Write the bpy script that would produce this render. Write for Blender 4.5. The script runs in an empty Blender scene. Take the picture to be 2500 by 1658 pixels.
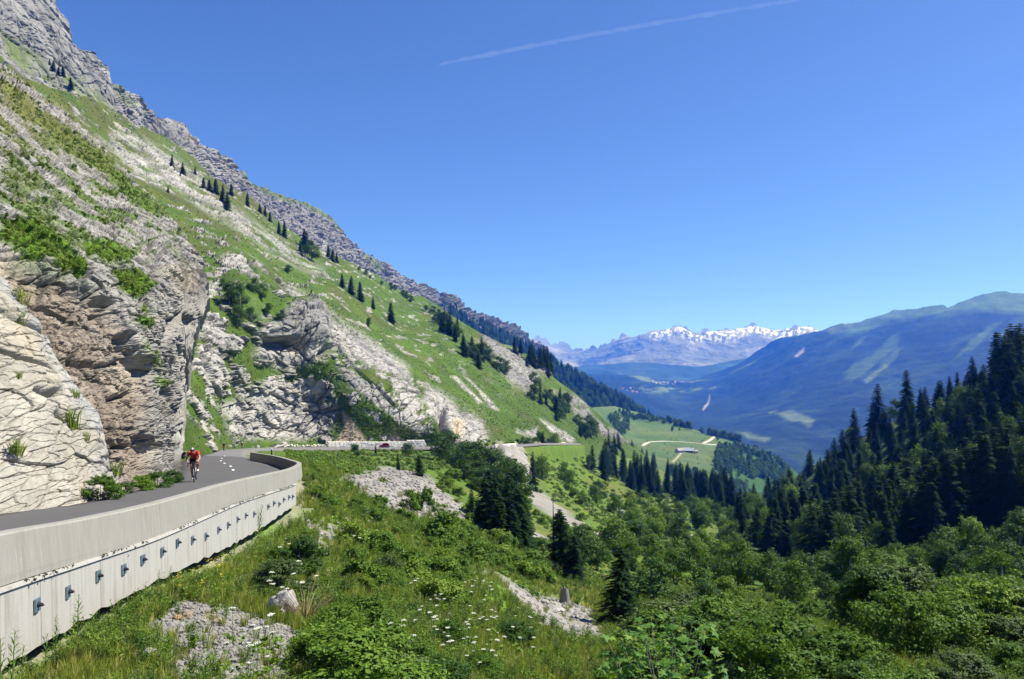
import bpy, bmesh, math, random
import numpy as np
from mathutils import Vector, Matrix, Euler
random.seed(7); RNG = np.random.default_rng(11)
SC = bpy.context.scene
def lap(m): pass
R = math.radians

# ------------------------------------------------------------------ camera, sky, sun, exposure
F = 1900.0; HX = 1250.0; HY = 900.0          # photograph: focal length, column and eye-level row in its pixels
cam_d = bpy.data.cameras.new('camera'); cam = bpy.data.objects.new('camera', cam_d)
SC.collection.objects.link(cam); SC.camera = cam
cam_d.sensor_width = 36; cam_d.lens = F/2500*36; cam_d.shift_y = (HY-829)/2500
cam_d.clip_start = 0.1; cam_d.clip_end = 90000
cam.location = (0, 0, 0); cam.rotation_euler = (R(90), 0, 0)

SUN_AZ, SUN_EL = R(76), R(52)                # right of straight ahead, above the horizon
world = bpy.data.worlds.new('World'); SC.world = world; world.use_nodes = True
wn = world.node_tree.nodes; wl = world.node_tree.links; wn.clear()
sky = wn.new('ShaderNodeTexSky'); sky.sky_type = 'NISHITA'; sky.sun_disc = False
sky.sun_elevation = SUN_EL; sky.sun_rotation = SUN_AZ
sky.altitude = 2500; sky.air_density = 1.0; sky.dust_density = 3.5; sky.ozone_density = 2.0
hs = wn.new('ShaderNodeMix'); hs.data_type = 'RGBA'; hs.blend_type = 'MULTIPLY'; hs.inputs[0].default_value = 1.0; hs.inputs[7].default_value = (.49, .66, .98, 1)   # clear alpine air
bg = wn.new('ShaderNodeBackground'); bg.inputs['Strength'].default_value = 0.092
wo = wn.new('ShaderNodeOutputWorld')
wl.new(sky.outputs[0], hs.inputs[6]); wl.new(hs.outputs[2], bg.inputs[0]); wl.new(bg.outputs[0], wo.inputs[0])
sun_d = bpy.data.lights.new('sun', 'SUN'); sun_d.energy = 5.0; sun_d.angle = R(0.53); sun_d.color = (1.0, 0.955, 0.87)
sun = bpy.data.objects.new('sun', sun_d); SC.collection.objects.link(sun)
SUNV = Vector((math.cos(SUN_EL)*math.sin(SUN_AZ), math.cos(SUN_EL)*math.cos(SUN_AZ), math.sin(SUN_EL)))
sun.rotation_euler = SUNV.to_track_quat('Z', 'Y').to_euler(); sun.location = SUNV*50
SC.view_settings.view_transform = 'Standard'; SC.view_settings.look = 'None'
SC.view_settings.exposure = 0.9; SC.view_settings.gamma = 1.0; SC.view_settings.use_curve_mapping = False
cy = SC.cycles
cy.use_denoising = True
try: cy.denoiser = 'OPENIMAGEDENOISE'
except Exception: pass
cy.max_bounces = 7; cy.diffuse_bounces = 1; cy.glossy_bounces = 2; cy.transmission_bounces = 3
cy.transparent_max_bounces = 8; cy.volume_bounces = 3; cy.caustics_reflective = False; cy.caustics_refractive = False

# ------------------------------------------------------------------ maths helpers
def W(px, py, D):
    """a point D metres ahead that the photograph shows at (px, py)"""
    return np.stack([(np.asarray(px)-HX)/F*D, np.asarray(D)+0*np.asarray(px), (HY-np.asarray(py))/F*D], -1)
from concurrent.futures import ThreadPoolExecutor
POOL = ThreadPoolExecutor(4)
_pr = np.random.default_rng(5); PERM = np.concatenate([_pr.permutation(1024)]*4).astype(np.int32)
GRAD = _pr.uniform(-1, 1, (1024, 3)).astype(np.float32); RND = _pr.random((1024, 4)).astype(np.float32)
def chunked(fn, p, nout):
    """run fn over slices of the points in parallel"""
    sh = p.shape[:-1]; q = np.ascontiguousarray(p, np.float32).reshape(-1, 3); n = len(q); out = np.empty((nout, n), np.float32); st = 24000
    def job(i): out[:, i:i+st] = fn(q[i:i+st])
    list(POOL.map(job, range(0, n, st)))
    return [o.reshape(sh) for o in out]
def noise3(p, s=0):
    """gradient noise, about -1..1"""
    def f(q):
        q = q+np.float32(s*3.17 % 97); fl = np.floor(q); d = q-fl; i = fl.astype(np.int32)+s*31; i &= 1023
        u = d*d*d*(d*(d*6-15)+10); X0 = PERM[i[:, 0]]; X1 = PERM[i[:, 0]+1]; out = 0; y = i[:, 1]; z = i[:, 2]
        for a, X in ((0, X0), (1, X1)):
            wx = u[:, 0] if a else 1-u[:, 0]
            for b in (0, 1):
                Y = PERM[X+y+b]; wy = wx*(u[:, 1] if b else 1-u[:, 1])
                for c in (0, 1):
                    g = GRAD[PERM[Y+z+c]]
                    out = out+(g[:, 0]*(d[:, 0]-a)+g[:, 1]*(d[:, 1]-b)+g[:, 2]*(d[:, 2]-c))*wy*(u[:, 2] if c else 1-u[:, 2])
        return out*np.float32(1.25)
    return chunked(f, p, 1)[0]
def fbm(p, o=4, s=0, lac=2.1, g=0.5):
    a, t, n = 1.0, 0.0, 0.0; q = p
    for k in range(o):
        t = t + a*noise3(q, s+k*17); n += a; a *= g; q = q*lac
    return t/n
def ridged(p, o=3, s=0):
    a, t, n = 1.0, 0.0, 0.0; q = p
    for k in range(o):
        t = t + a*(1-2*np.abs(noise3(q, s+k*13))); n += a; a *= .5; q = q*2.07
    return t/n
def worley(p, s=0):
    """cell noise: nearest distance, second distance, random number of the nearest cell"""
    def f(q):
        fl = np.floor(q-.5); i0 = fl.astype(np.int32); n = len(q)
        d1 = np.full(n, 9, np.float32); d2 = d1.copy(); cid = np.zeros(n, np.float32)
        for a in (0, 1):
            X = PERM[(i0[:, 0]+a+s*31) & 1023]
            for b in (0, 1):
                Y = PERM[X+((i0[:, 1]+b) & 1023)]
                for c in (0, 1):
                    r = RND[PERM[Y+((i0[:, 2]+c) & 1023)]]
                    dd = (fl[:, 0]+a+r[:, 0]-q[:, 0])**2+(fl[:, 1]+b+r[:, 1]-q[:, 1])**2+(fl[:, 2]+c+r[:, 2]-q[:, 2])**2
                    m = dd < d1; d2 = np.where(m, d1, np.minimum(d2, dd)); cid = np.where(m, r[:, 3], cid); d1 = np.where(m, dd, d1)
        return np.sqrt(d1), np.sqrt(d2), cid
    return chunked(f, p, 3)
def sstep(a, b, x):
    t = np.clip((x-a)/(b-a), 0, 1); return t*t*(3-2*t)
class TPS:
    """thin plate spline through scattered values"""
    def __init__(s, xy, v, reg=1e-4):
        s.c = np.asarray(xy, float); n = len(v)
        K = s.k(s.c, s.c)+reg*np.eye(n); P = np.c_[np.ones(n), s.c]
        A = np.block([[K, P], [P.T, np.zeros((3, 3))]])
        s.w = np.linalg.solve(A, np.r_[v, 0, 0, 0])
    @staticmethod
    def k(a, b):
        r = ((a[:, None, 0]-b[None, :, 0])**2+(a[:, None, 1]-b[None, :, 1])**2)
        r = r+1e-12; return .5*r*np.log(r)
    def __call__(s, x, y):
        sh = np.shape(x); q = np.c_[np.ravel(x), np.ravel(y)]; o = np.empty(len(q)); n = len(s.c)
        def job(i):
            e = q[i:i+8000]; o[i:i+8000] = s.k(e, s.c)@s.w[:n]+s.w[n]+e@s.w[n+1:]
        list(POOL.map(job, range(0, len(q), 8000)))
        return o.reshape(sh)
def poly(px, py, pts, soft=12.):
    """1 inside a polygon of photograph pixels, 0 outside, soft edge"""
    pts = np.asarray(pts, float); full = np.shape(px); bx = (px > pts[:, 0].min()-3*soft) & (px < pts[:, 0].max()+3*soft) & (py > pts[:, 1].min()-3*soft) & (py < pts[:, 1].max()+3*soft)
    res = np.zeros(full); px = px[bx]; py = py[bx]; ins = np.zeros(np.shape(px), bool); dm = np.full(np.shape(px), 1e9); n = len(pts)
    for i in range(n):
        x0, y0 = pts[i]; x1, y1 = pts[(i+1) % n]
        c = ((y0 > py) != (y1 > py)) & (px < (x1-x0)*(py-y0)/((y1-y0) if y1 != y0 else 1e-9)+x0)
        ins ^= c
        l2 = (x1-x0)**2+(y1-y0)**2+1e-9
        t = np.clip(((px-x0)*(x1-x0)+(py-y0)*(y1-y0))/l2, 0, 1)
        dm = np.minimum(dm, (px-x0-t*(x1-x0))**2+(py-y0-t*(y1-y0))**2)
    sd = np.where(ins, 1, -1)*np.sqrt(dm)
    res[bx] = sstep(-soft, soft, sd); return res
def mixc(a, b, t):
    a = np.asarray(a, float); b = np.asarray(b, float); return a+(b-a)*np.asarray(t)[..., None]
def catmull(pts, n):
    p = np.asarray(pts, float); p = np.vstack([2*p[0]-p[1], p, 2*p[-1]-p[-2]]); m = len(p)-3
    seg = np.linalg.norm(np.diff(p[1:-1], axis=0), axis=1); cum = np.r_[0, np.cumsum(seg)]
    s = np.linspace(0, cum[-1], n); k = np.clip(np.searchsorted(cum, s, 'right')-1, 0, m-1); t = ((s-cum[k])/seg[k])[:, None]
    a, b, c, d = p[k], p[k+1], p[k+2], p[k+3]
    return .5*(2*b+(c-a)*t+(2*a-5*b+4*c-d)*t**2+(3*b-a-3*c+d)*t**3)

# ------------------------------------------------------------------ object helpers
COL = SC.collection
def tag(o, label=None, cat=None, group=None, kind=None):
    if label: o['label'] = label
    if cat: o['category'] = cat
    if group: o['group'] = group
    if kind: o['kind'] = kind
    return o
def link(name, me, mats=None, parent=None):
    o = bpy.data.objects.new(name, me); COL.objects.link(o)
    if parent: o.parent = parent
    if mats is not None and me is not None and not me.materials:
        for m in (mats if isinstance(mats, (list, tuple)) else [mats]): me.materials.append(m)
    return o
def empty(name, loc=(0, 0, 0), rz=0.):
    o = bpy.data.objects.new(name, None); COL.objects.link(o); o.location = loc; o.rotation_euler = (0, 0, rz); o.empty_display_size = .2
    return o
def mesh_np(name, V, Fq, smooth=False, col=None, mi=None):
    """mesh from arrays: Fq is (n,3) or (n,4) or a list of such arrays"""
    me = bpy.data.meshes.new(name); V = np.asarray(V, np.float32)
    Fl = [np.asarray(f, np.int32) for f in (Fq if isinstance(Fq, list) and np.ndim(Fq[0]) == 2 else [Fq]) if len(f)]
    loops = np.concatenate([f.ravel() for f in Fl]); cnt = np.concatenate([np.full(len(f), f.shape[1], np.int32) for f in Fl])
    me.vertices.add(len(V)); me.vertices.foreach_set('co', V.ravel())
    me.loops.add(len(loops)); me.loops.foreach_set('vertex_index', loops)
    me.polygons.add(len(cnt)); me.polygons.foreach_set('loop_start', np.r_[0, np.cumsum(cnt)[:-1]].astype(np.int32))
    me.polygons.foreach_set('use_smooth', np.full(len(cnt), smooth))
    if mi is not None: me.polygons.foreach_set('material_index', np.asarray(mi, np.int32))
    if col is not None:
        a = me.attributes.new('Col', 'FLOAT_COLOR', 'POINT')
        a.data.foreach_set('color', np.c_[np.clip(col, 0, 1), np.ones(len(V))].astype(np.float32).ravel())
    me.update(calc_edges=True); me.validate()
    return me
def grid_faces(ny, nx, flip=False):
    i = (np.arange(ny-1)[:, None]*nx+np.arange(nx-1)[None]).ravel()
    q = np.c_[i, i+1, i+nx+1, i+nx]
    return q[:, ::-1] if flip else q
class MB:
    """collects boxes, tubes, lathes, quads into one mesh"""
    def __init__(s): s.V = []; s.F3 = []; s.F4 = []; s.n = 0; s.m3 = []; s.m4 = []; s.mat = 0
    def add(s, V, F):
        V = np.asarray(V, float).reshape(-1, 3); F = np.asarray(F, int)
        if F.shape[1] == 3: s.F3.append(F+s.n); s.m3 += [s.mat]*len(F)
        else: s.F4.append(F+s.n); s.m4 += [s.mat]*len(F)
        s.V.append(V); s.n += len(V); return s
    def box(s, c, d, rot=None, taper=1.0):
        x, y, z = np.asarray(d, float)/2
        v = np.array([[-x, -y, -z], [x, -y, -z], [x, y, -z], [-x, y, -z], [-x*taper, -y*taper, z], [x*taper, -y*taper, z], [x*taper, y*taper, z], [-x*taper, y*taper, z]])
        if rot is not None: v = v@np.array(rot).T
        return s.add(v+np.asarray(c), [[0, 3, 2, 1], [4, 5, 6, 7], [0, 1, 5, 4], [1, 2, 6, 5], [2, 3, 7, 6], [3, 0, 4, 7]])
    def tube(s, pts, r, n=6, cap=True):
        p = np.asarray(pts, float); r = np.broadcast_to(np.asarray(r, float), (len(p),)); m = len(p)
        t = np.gradient(p, axis=0); t /= np.linalg.norm(t, axis=1, keepdims=True)+1e-9
        ref = np.array([0, 0, 1.]) if abs(t[0, 2]) < .9 else np.array([1., 0, 0]); V = []
        for i in range(m):
            a = np.cross(t[i], ref); a /= np.linalg.norm(a)+1e-9; b = np.cross(t[i], a); ref = np.cross(a, t[i])
            th = np.arange(n)*2*math.pi/n
            V.append(p[i]+r[i]*(np.cos(th)[:, None]*a+np.sin(th)[:, None]*b))
        V = np.concatenate(V); i = np.arange(m-1)[:, None]*n; j = np.arange(n)[None]; k = (j+1) % n
        s.add(V, np.stack([i+j, i+k, i+n+k, i+n+j], -1).reshape(-1, 4))
        if cap:
            b0 = s.n-len(V)
            for base, c in ((b0, p[0]), (b0+(m-1)*n, p[-1])):
                s.V.append(c[None]); ci = s.n; s.n += 1
                f = np.c_[base+np.arange(n), base+(np.arange(n)+1) % n, np.full(n, ci)]
                s.F3.append(f[:, ::-1] if base == b0 else f); s.m3 += [s.mat]*n
        return s
    def ball(s, c, r, n=8, m=6, rot=None):
        th = np.linspace(0, math.pi, m+1)[:, None]; ph = (np.arange(n)*2*math.pi/n)[None]
        v = np.stack([np.sin(th)*np.cos(ph), np.sin(th)*np.sin(ph), np.cos(th)+0*ph], -1).reshape(-1, 3)*np.asarray(r)
        if rot is not None: v = v@np.array(rot).T
        i = np.arange(m)[:, None]*n; j = np.arange(n)[None]; k = (j+1) % n
        return s.add(v+np.asarray(c), np.stack([i+j, i+n+j, i+n+k, i+k], -1).reshape(-1, 4))
    def mesh(s, name, smooth=False):
        F = [np.concatenate(f) for f in (s.F4, s.F3) if f]
        return mesh_np(name, np.concatenate(s.V), F, smooth, mi=np.array(s.m4+s.m3) if (s.m4+s.m3) else None)
    def build(s, name, mats, parent=None, smooth=False): return link(name, s.mesh(name, smooth), mats, parent)
def copy_tree(o, parent=None):
    c = o.copy(); COL.objects.link(c); c.parent = parent
    for ch in o.children: copy_tree(ch, c)
    return c

# ------------------------------------------------------------------ materials
class NT:
    def __init__(s, name):
        s.m = bpy.data.materials.new(name); s.m.use_nodes = True; s.t = s.m.node_tree; s.t.nodes.clear()
        s.out = s.n('ShaderNodeOutputMaterial')
    def n(s, t, **k):
        x = s.t.nodes.new(t)
        for a, b in k.items(): setattr(x, a, b)
        return x
    def l(s, a, b): s.t.links.new(a, b); return s
    def setv(s, sock, v):
        if hasattr(v, 'is_output') or isinstance(v, bpy.types.NodeSocket): s.l(v, sock)
        else:
            if isinstance(v, (tuple, list)) and len(v) == 3 and sock.type == 'RGBA': v = (*v, 1)
            sock.default_value = v
    def noise(s, vec, scale, detail=4, rough=.55, dist=0.):
        x = s.n('ShaderNodeTexNoise'); x.inputs['Scale'].default_value = scale; x.inputs['Detail'].default_value = detail
        x.inputs['Roughness'].default_value = rough; x.inputs['Distortion'].default_value = dist
        if vec is not None: s.l(vec, x.inputs['Vector'])
        return x.outputs[0]
    def mapping(s, vec, scale=(1, 1, 1), rot=(0, 0, 0)):
        x = s.n('ShaderNodeMapping'); x.inputs['Scale'].default_value = scale; x.inputs['Rotation'].default_value = rot; s.l(vec, x.inputs[0]); return x.outputs[0]
    def ramp(s, f, stops):
        x = s.n('ShaderNodeValToRGB'); s.l(f, x.inputs[0]); e = x.color_ramp.elements
        while len(e) < len(stops): e.new(.5)
        for k, (p, c) in zip(e, stops): k.position = p; k.color = (*c, 1) if len(c) == 3 else c
        return x.outputs[0]
    def mix(s, f, a, b, mode='MIX'):
        x = s.n('ShaderNodeMix', data_type='RGBA', blend_type=mode)
        s.setv(x.inputs[0], f); s.setv(x.inputs[6], a); s.setv(x.inputs[7], b); return x.outputs[2]
    def math(s, op, a, b=0.):
        x = s.n('ShaderNodeMath', operation=op); s.setv(x.inputs[0], a); s.setv(x.inputs[1], b); return x.outputs[0]
    def maprange(s, v, a, b, c, d):
        x = s.n('ShaderNodeMapRange'); s.l(v, x.inputs[0])
        for i, q in enumerate((a, b, c, d)): x.inputs[1+i].default_value = q
        return x.outputs[0]
    def bump(s, h, strength=.5, dist=.05, nrm=None):
        x = s.n('ShaderNodeBump'); x.inputs['Strength'].default_value = strength; x.inputs['Distance'].default_value = dist
        s.l(h, x.inputs['Height'])
        if nrm is not None: s.l(nrm, x.inputs['Normal'])
        return x.outputs[0]
    def pbr(s, color, rough=.8, metal=0., normal=None, spec=.3):
        b = s.n('ShaderNodeBsdfPrincipled'); s.setv(b.inputs['Base Color'], color); s.setv(b.inputs['Roughness'], rough)
        b.inputs['Metallic'].default_value = metal; b.inputs['Specular IOR Level'].default_value = spec
        if normal is not None: s.l(normal, b.inputs['Normal'])
        s.l(b.outputs[0], s.out.inputs[0]); return b
    def coord(s, w='Object'): return s.n('ShaderNodeTexCoord').outputs[w]
def mat_terrain(name, s1, s2, bump_d, crack=None, rough=.92, bs=.7):
    """vertex colour of the place, broken up by noise of two sizes (s in 1/m), fine relief"""
    t = NT(name); c = t.coord(); a = t.n('ShaderNodeAttribute', attribute_name='Col').outputs['Color']
    n1 = t.noise(c, s1, 5, .6); n2 = t.noise(c, s2, 6, .65)
    v = t.math('ADD', t.maprange(n1, .25, .75, .72, 1.28), t.maprange(n2, .25, .75, -.22, .22))
    col = t.mix(1.0, a, t.n('ShaderNodeCombineColor').outputs[0], 'MULTIPLY')
    cc = [x for x in t.t.nodes if x.type == 'COMBINE_COLOR'][0]
    for i in range(3): t.l(v, cc.inputs[i])
    h = n2
    if crack:
        w = t.mapping(c, crack[0], crack[1]); dn = t.n('ShaderNodeTexVoronoi', feature='DISTANCE_TO_EDGE')
        wv = t.n('ShaderNodeVectorMath', operation='ADD'); t.l(w, wv.inputs[0])
        nz = t.n('ShaderNodeTexNoise'); nz.inputs['Scale'].default_value = 1.7; t.l(w, nz.inputs['Vector'])
        t.l(nz.outputs[1], wv.inputs[1]); t.l(wv.outputs[0], dn.inputs['Vector']); dn.inputs['Scale'].default_value = 1
        e = t.maprange(dn.outputs[0], 0, .07, 0, 1); h = t.math('ADD', t.math('MULTIPLY', n2, .5), t.math('MULTIPLY', e, crack[2]))
    t.pbr(col, rough, normal=t.bump(h, bs, bump_d), spec=.15)
    return t.m
def mat_leaf(name, c1, c2, trans=.35, scale=.6, rough=.6, c3=None, spec=.18):
    t = NT(name); oi = t.n('ShaderNodeObjectInfo').outputs['Random']; g = t.n('ShaderNodeNewGeometry').outputs['Random Per Island']
    f = t.math('ADD', t.math('MULTIPLY', oi, .45), t.math('MULTIPLY', g, .55))
    col = t.mix(f, c1, c2)
    if c3: col = t.mix(t.math('MULTIPLY', t.math('GREATER_THAN', oi, .8), .6), col, c3)
    b = t.n('ShaderNodeBsdfPrincipled'); t.l(col, b.inputs['Base Color']); b.inputs['Roughness'].default_value = rough; b.inputs['Specular IOR Level'].default_value = spec
    tr = t.n('ShaderNodeBsdfTranslucent'); t.l(t.mix(.5, col, (.25, .4, .03), 'MIX'), tr.inputs[0])
    mx = t.n('ShaderNodeMixShader'); mx.inputs[0].default_value = trans; t.l(b.outputs[0], mx.inputs[1]); t.l(tr.outputs[0], mx.inputs[2]); t.l(mx.outputs[0], t.out.inputs[0])
    return t.m
def mat_plain(name, col, rough=.6, metal=0., var=.0, scale=8., spec=.4):
    t = NT(name)
    if var:
        n = t.noise(t.coord(), scale, 5); c = t.mix(n, tuple(x*(1-var) for x in col), tuple(min(1, x*(1+var)) for x in col))
        t.pbr(c, rough, metal, t.bump(n, .3, .01), spec)
    else: t.pbr(col, rough, metal, None, spec)
    return t.m

# ================================================================== THE SETTING
GRASS = np.array([.105, .185, .018]); GRASSD = np.array([.035, .085, .014]); OLIVE = np.array([.15, .165, .035])
LIME = np.array([.255, .243, .222]); GREY = np.array([.188, .184, .176]); CREAM = np.array([.56, .49, .36]); BROWN = np.array([.20, .16, .125]); SCREE = np.array([.215, .208, .192])
SOIL = np.array([.20, .16, .11])
def polyline_d(px, py, pts):
    dm = np.full(np.shape(px), 1e9)
    for (x0, y0), (x1, y1) in zip(pts[:-1], pts[1:]):
        t = np.clip(((px-x0)*(x1-x0)+(py-y0)*(y1-y0))/((x1-x0)**2+(y1-y0)**2+1e-9), 0, 1)
        dm = np.minimum(dm, np.hypot(px-x0-t*(x1-x0), py-y0-t*(y1-y0)))
    return dm
class Sheet:
    """a face of terrain: columns between a lower and an upper outline, depth from control points, relief along the normal"""
    def __init__(s, name, x0, x1, step, top, bot, ctrl, fn, mat, ystep=None, jag=0., jags=30., back=1.25, seed=0, skirt=True, smooth=True):
        nx = int((x1-x0)/step)+1; s.px0, s.px1, s.nx = x0, x1, nx
        xs = np.linspace(x0, x1, nx); top = np.asarray(top, float); bot = np.asarray(bot, float)
        yt = np.interp(xs, top[:, 0], top[:, 1]); yb = np.interp(xs, bot[:, 0], bot[:, 1])
        if jag: yt = yt+jag*fbm(np.c_[xs/jags, xs*0+seed*7.3, xs*0], 4, seed)
        s.yt, s.yb = yt, yb; ny = int(np.max(yb-yt)/(ystep or step))+1; s.ny = ny
        t = np.linspace(0, 1, ny)[:, None]; PX = np.broadcast_to(xs, (ny, nx)).copy(); PY = yb+(yt-yb)*t
        ctrl = np.asarray(ctrl, float)
        tp = TPS(ctrl[:, :2]/400, np.log(ctrl[:, 2]), 3e-3); s.tp = tp
        D = np.exp(tp(PX/400, PY/400)); P = W(PX, PY, D); s.PX, s.PY = PX, PY
        du = np.gradient(P, axis=1); dv = np.gradient(P, axis=0); N = np.cross(du, dv); N /= np.linalg.norm(N, axis=-1, keepdims=True)+1e-9
        s.N = N
        disp, col = fn(PX, PY, D, P, N); s.P = P+N*disp[..., None]; s.col = col
        V = s.P.reshape(-1, 3); C = col.reshape(-1, 3); Fq = grid_faces(ny, nx)
        if skirt:                                 # the body goes on behind its outline
            ring = np.concatenate([np.arange(nx), np.arange(1, ny)*nx+nx-1, (ny-1)*nx+np.arange(nx-2, -1, -1), np.arange(ny-2, 0, -1)*nx])
            b = V[ring].copy(); cen = V.mean(0); b = b*back; b[:, 2] -= .02*np.linalg.norm(V[ring], axis=1)
            n0 = len(V); k = np.arange(len(ring)); k2 = (k+1) % len(ring)
            Fq = np.concatenate([Fq, np.c_[ring[k2], ring[k], n0+k, n0+k2]]); V = np.concatenate([V, b]); C = np.concatenate([C, C[ring]])
        s.o = link(name, mesh_np(name, V, Fq, smooth, C), mat); s.o['kind'] = 'structure'
    def ij(s, px, py):
        i = np.clip((np.asarray(px, float)-s.px0)/(s.px1-s.px0)*(s.nx-1), 0, s.nx-1)
        a = np.interp(i, np.arange(s.nx), s.yt); b = np.interp(i, np.arange(s.nx), s.yb)
        j = np.clip((b-py)/(b-a)*(s.ny-1), 0, s.ny-1)
        return j.round().astype(int), i.round().astype(int)
    def at(s, px, py): j, i = s.ij(px, py); return s.P[j, i]
def frame_coords(P, strike, normal):
    a = np.asarray(strike, float); a /= np.linalg.norm(a); n = np.asarray(normal, float); n -= a*(n@a); n /= np.linalg.norm(n); b = np.cross(n, a)
    return np.stack([P@a, P@b, P@n], -1)
def blocks(q, size, s=0, warp=.35):
    """offset of each rock block and closeness to its edge"""
    p = q/np.asarray(size, float); p = p+warp*np.stack([noise3(p*1.3+9, s+1), noise3(p*1.3+31, s+2), 0*p[..., 0]], -1)
    d1, d2, c = worley(p, s); return c-.5, d2-d1

# ---- materials of the ground
M_ROCK_NEAR = mat_terrain('limestone_near', .35, 3.2, .10, ((.9, 2.6, 2.2), (0, 0, R(12)), .6))
M_ROCK_CUT = mat_terrain('limestone_fresh_cut', .5, 4.5, .05, ((.8, .8, 3.4), (0, R(8), R(15)), .3))
M_SLOPE = mat_terrain('grass_and_limestone_slope', .05, .5, .5, ((.16, .42, .4), (0, 0, R(14)), .35))
M_CLIFF = mat_terrain('grey_cliff_limestone', .02, .16, 2.2, ((.05, .05, .02), (0, 0, 0), .5))
M_HILL = mat_terrain('meadow_soil_and_scree', .25, 2.6, .10)
M_FOREST = mat_terrain('forested_mountainside', .012, .05, 8.0, None, .95, 1.0)
M_MEADOW = mat_terrain('pasture_turf', .03, .3, .4)
M_ALPS = mat_terrain('snowy_rock', .0012, .006, 60., None, .9, .8)

# ---- near cut rock: pale fresh slab
def fn_cut(PX, PY, D, P, N):
    q = frame_coords(P, (-.15, 1, .0), (.8, .1, .6)); b1, e1 = blocks(q, (3.2, .75, 1.6), 3); b2, e2 = blocks(q, (1.0, .20, .6), 5, .5)
    n = fbm(P*.35, 4, 7); d = .28*n+.13*b1+.06*b2-.05*(1-sstep(0, .07, e1))-.025*(1-sstep(0, .10, e2))+.04*fbm(P*2.2, 3, 9)
    d -= .75*np.exp(-(polyline_d(PX, PY, [(92, 955), (110, 962), (152, 950)])/7)**2)+.5*np.exp(-(polyline_d(PX, PY, [(146, 1008), (162, 1020)])/8)**2)
    d -= .25*np.exp(-(polyline_d(PX, PY, [(0, 758), (60, 790), (110, 812)])/5)**2)+.25*np.exp(-(polyline_d(PX, PY, [(0, 855), (60, 880), (115, 895), (130, 905)])/4)**2)
    warm = sstep(-.15, .45, fbm(P*.22+3, 3, 21)); c = mixc(np.array([.30, .28, .24]), np.array([.33, .28, .205]), warm*.8)
    edge = sstep(0, 70, PX-np.interp(PY, [620, 690, 800, 880, 1000, 1080, 1200], [-60, -40, 50, 90, 160, 190, 230])); c = mixc(c, np.array([.285, .29, .29]), .75*edge*sstep(-.3, .3, fbm(P*.5, 3, 4)+.2))
    c = mixc(c, np.array([.47, .34, .17]), .35*sstep(.25, .6, fbm(P*.6+8, 3, 27)))
    jt = np.clip(.7*(1-sstep(.01, .05, e1))+.5*(1-sstep(.02, .08, e2)), 0, 1)*sstep(-.3, .2, fbm(P*.5, 3, 35)); c = mixc(c, np.array([.16, .13, .09]), jt*.5)
    veg = sstep(.42, .6, fbm(P*.55, 3, 33)+.15*b1)*.35
    return d, mixc(c, GRASS*.9, veg)
cut = Sheet('rock_face', -220, 322, 2.0,
    [(-220, 420), (0, 655), (20, 690), (38, 730), (96, 787), (149, 886), (199, 951), (237, 997), (251, 1055), (258, 1110), (268, 1142), (300, 1180), (322, 1196)],
    [(-220, 1330), (0, 1268), (147, 1251), (235, 1232), (322, 1212)],
    [(-220, 1330, 16), (0, 1268, 19.3), (147, 1251, 21.3), (235, 1232, 24.1), (322, 1212, 27.6), (-220, 900, 18.5), (0, 1000, 21), (100, 1000, 22.6), (200, 1080, 24.6), (0, 800, 23), (60, 800, 24.4), (0, 660, 25.3), (-220, 420, 22), (237, 997, 27.0), (251, 1080, 26.6), (300, 1180, 27.9), (149, 886, 26.4), (96, 787, 25.9)],
    fn_cut, M_ROCK_CUT, jag=5, jags=18, back=1.12, seed=2, smooth=False)

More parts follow.
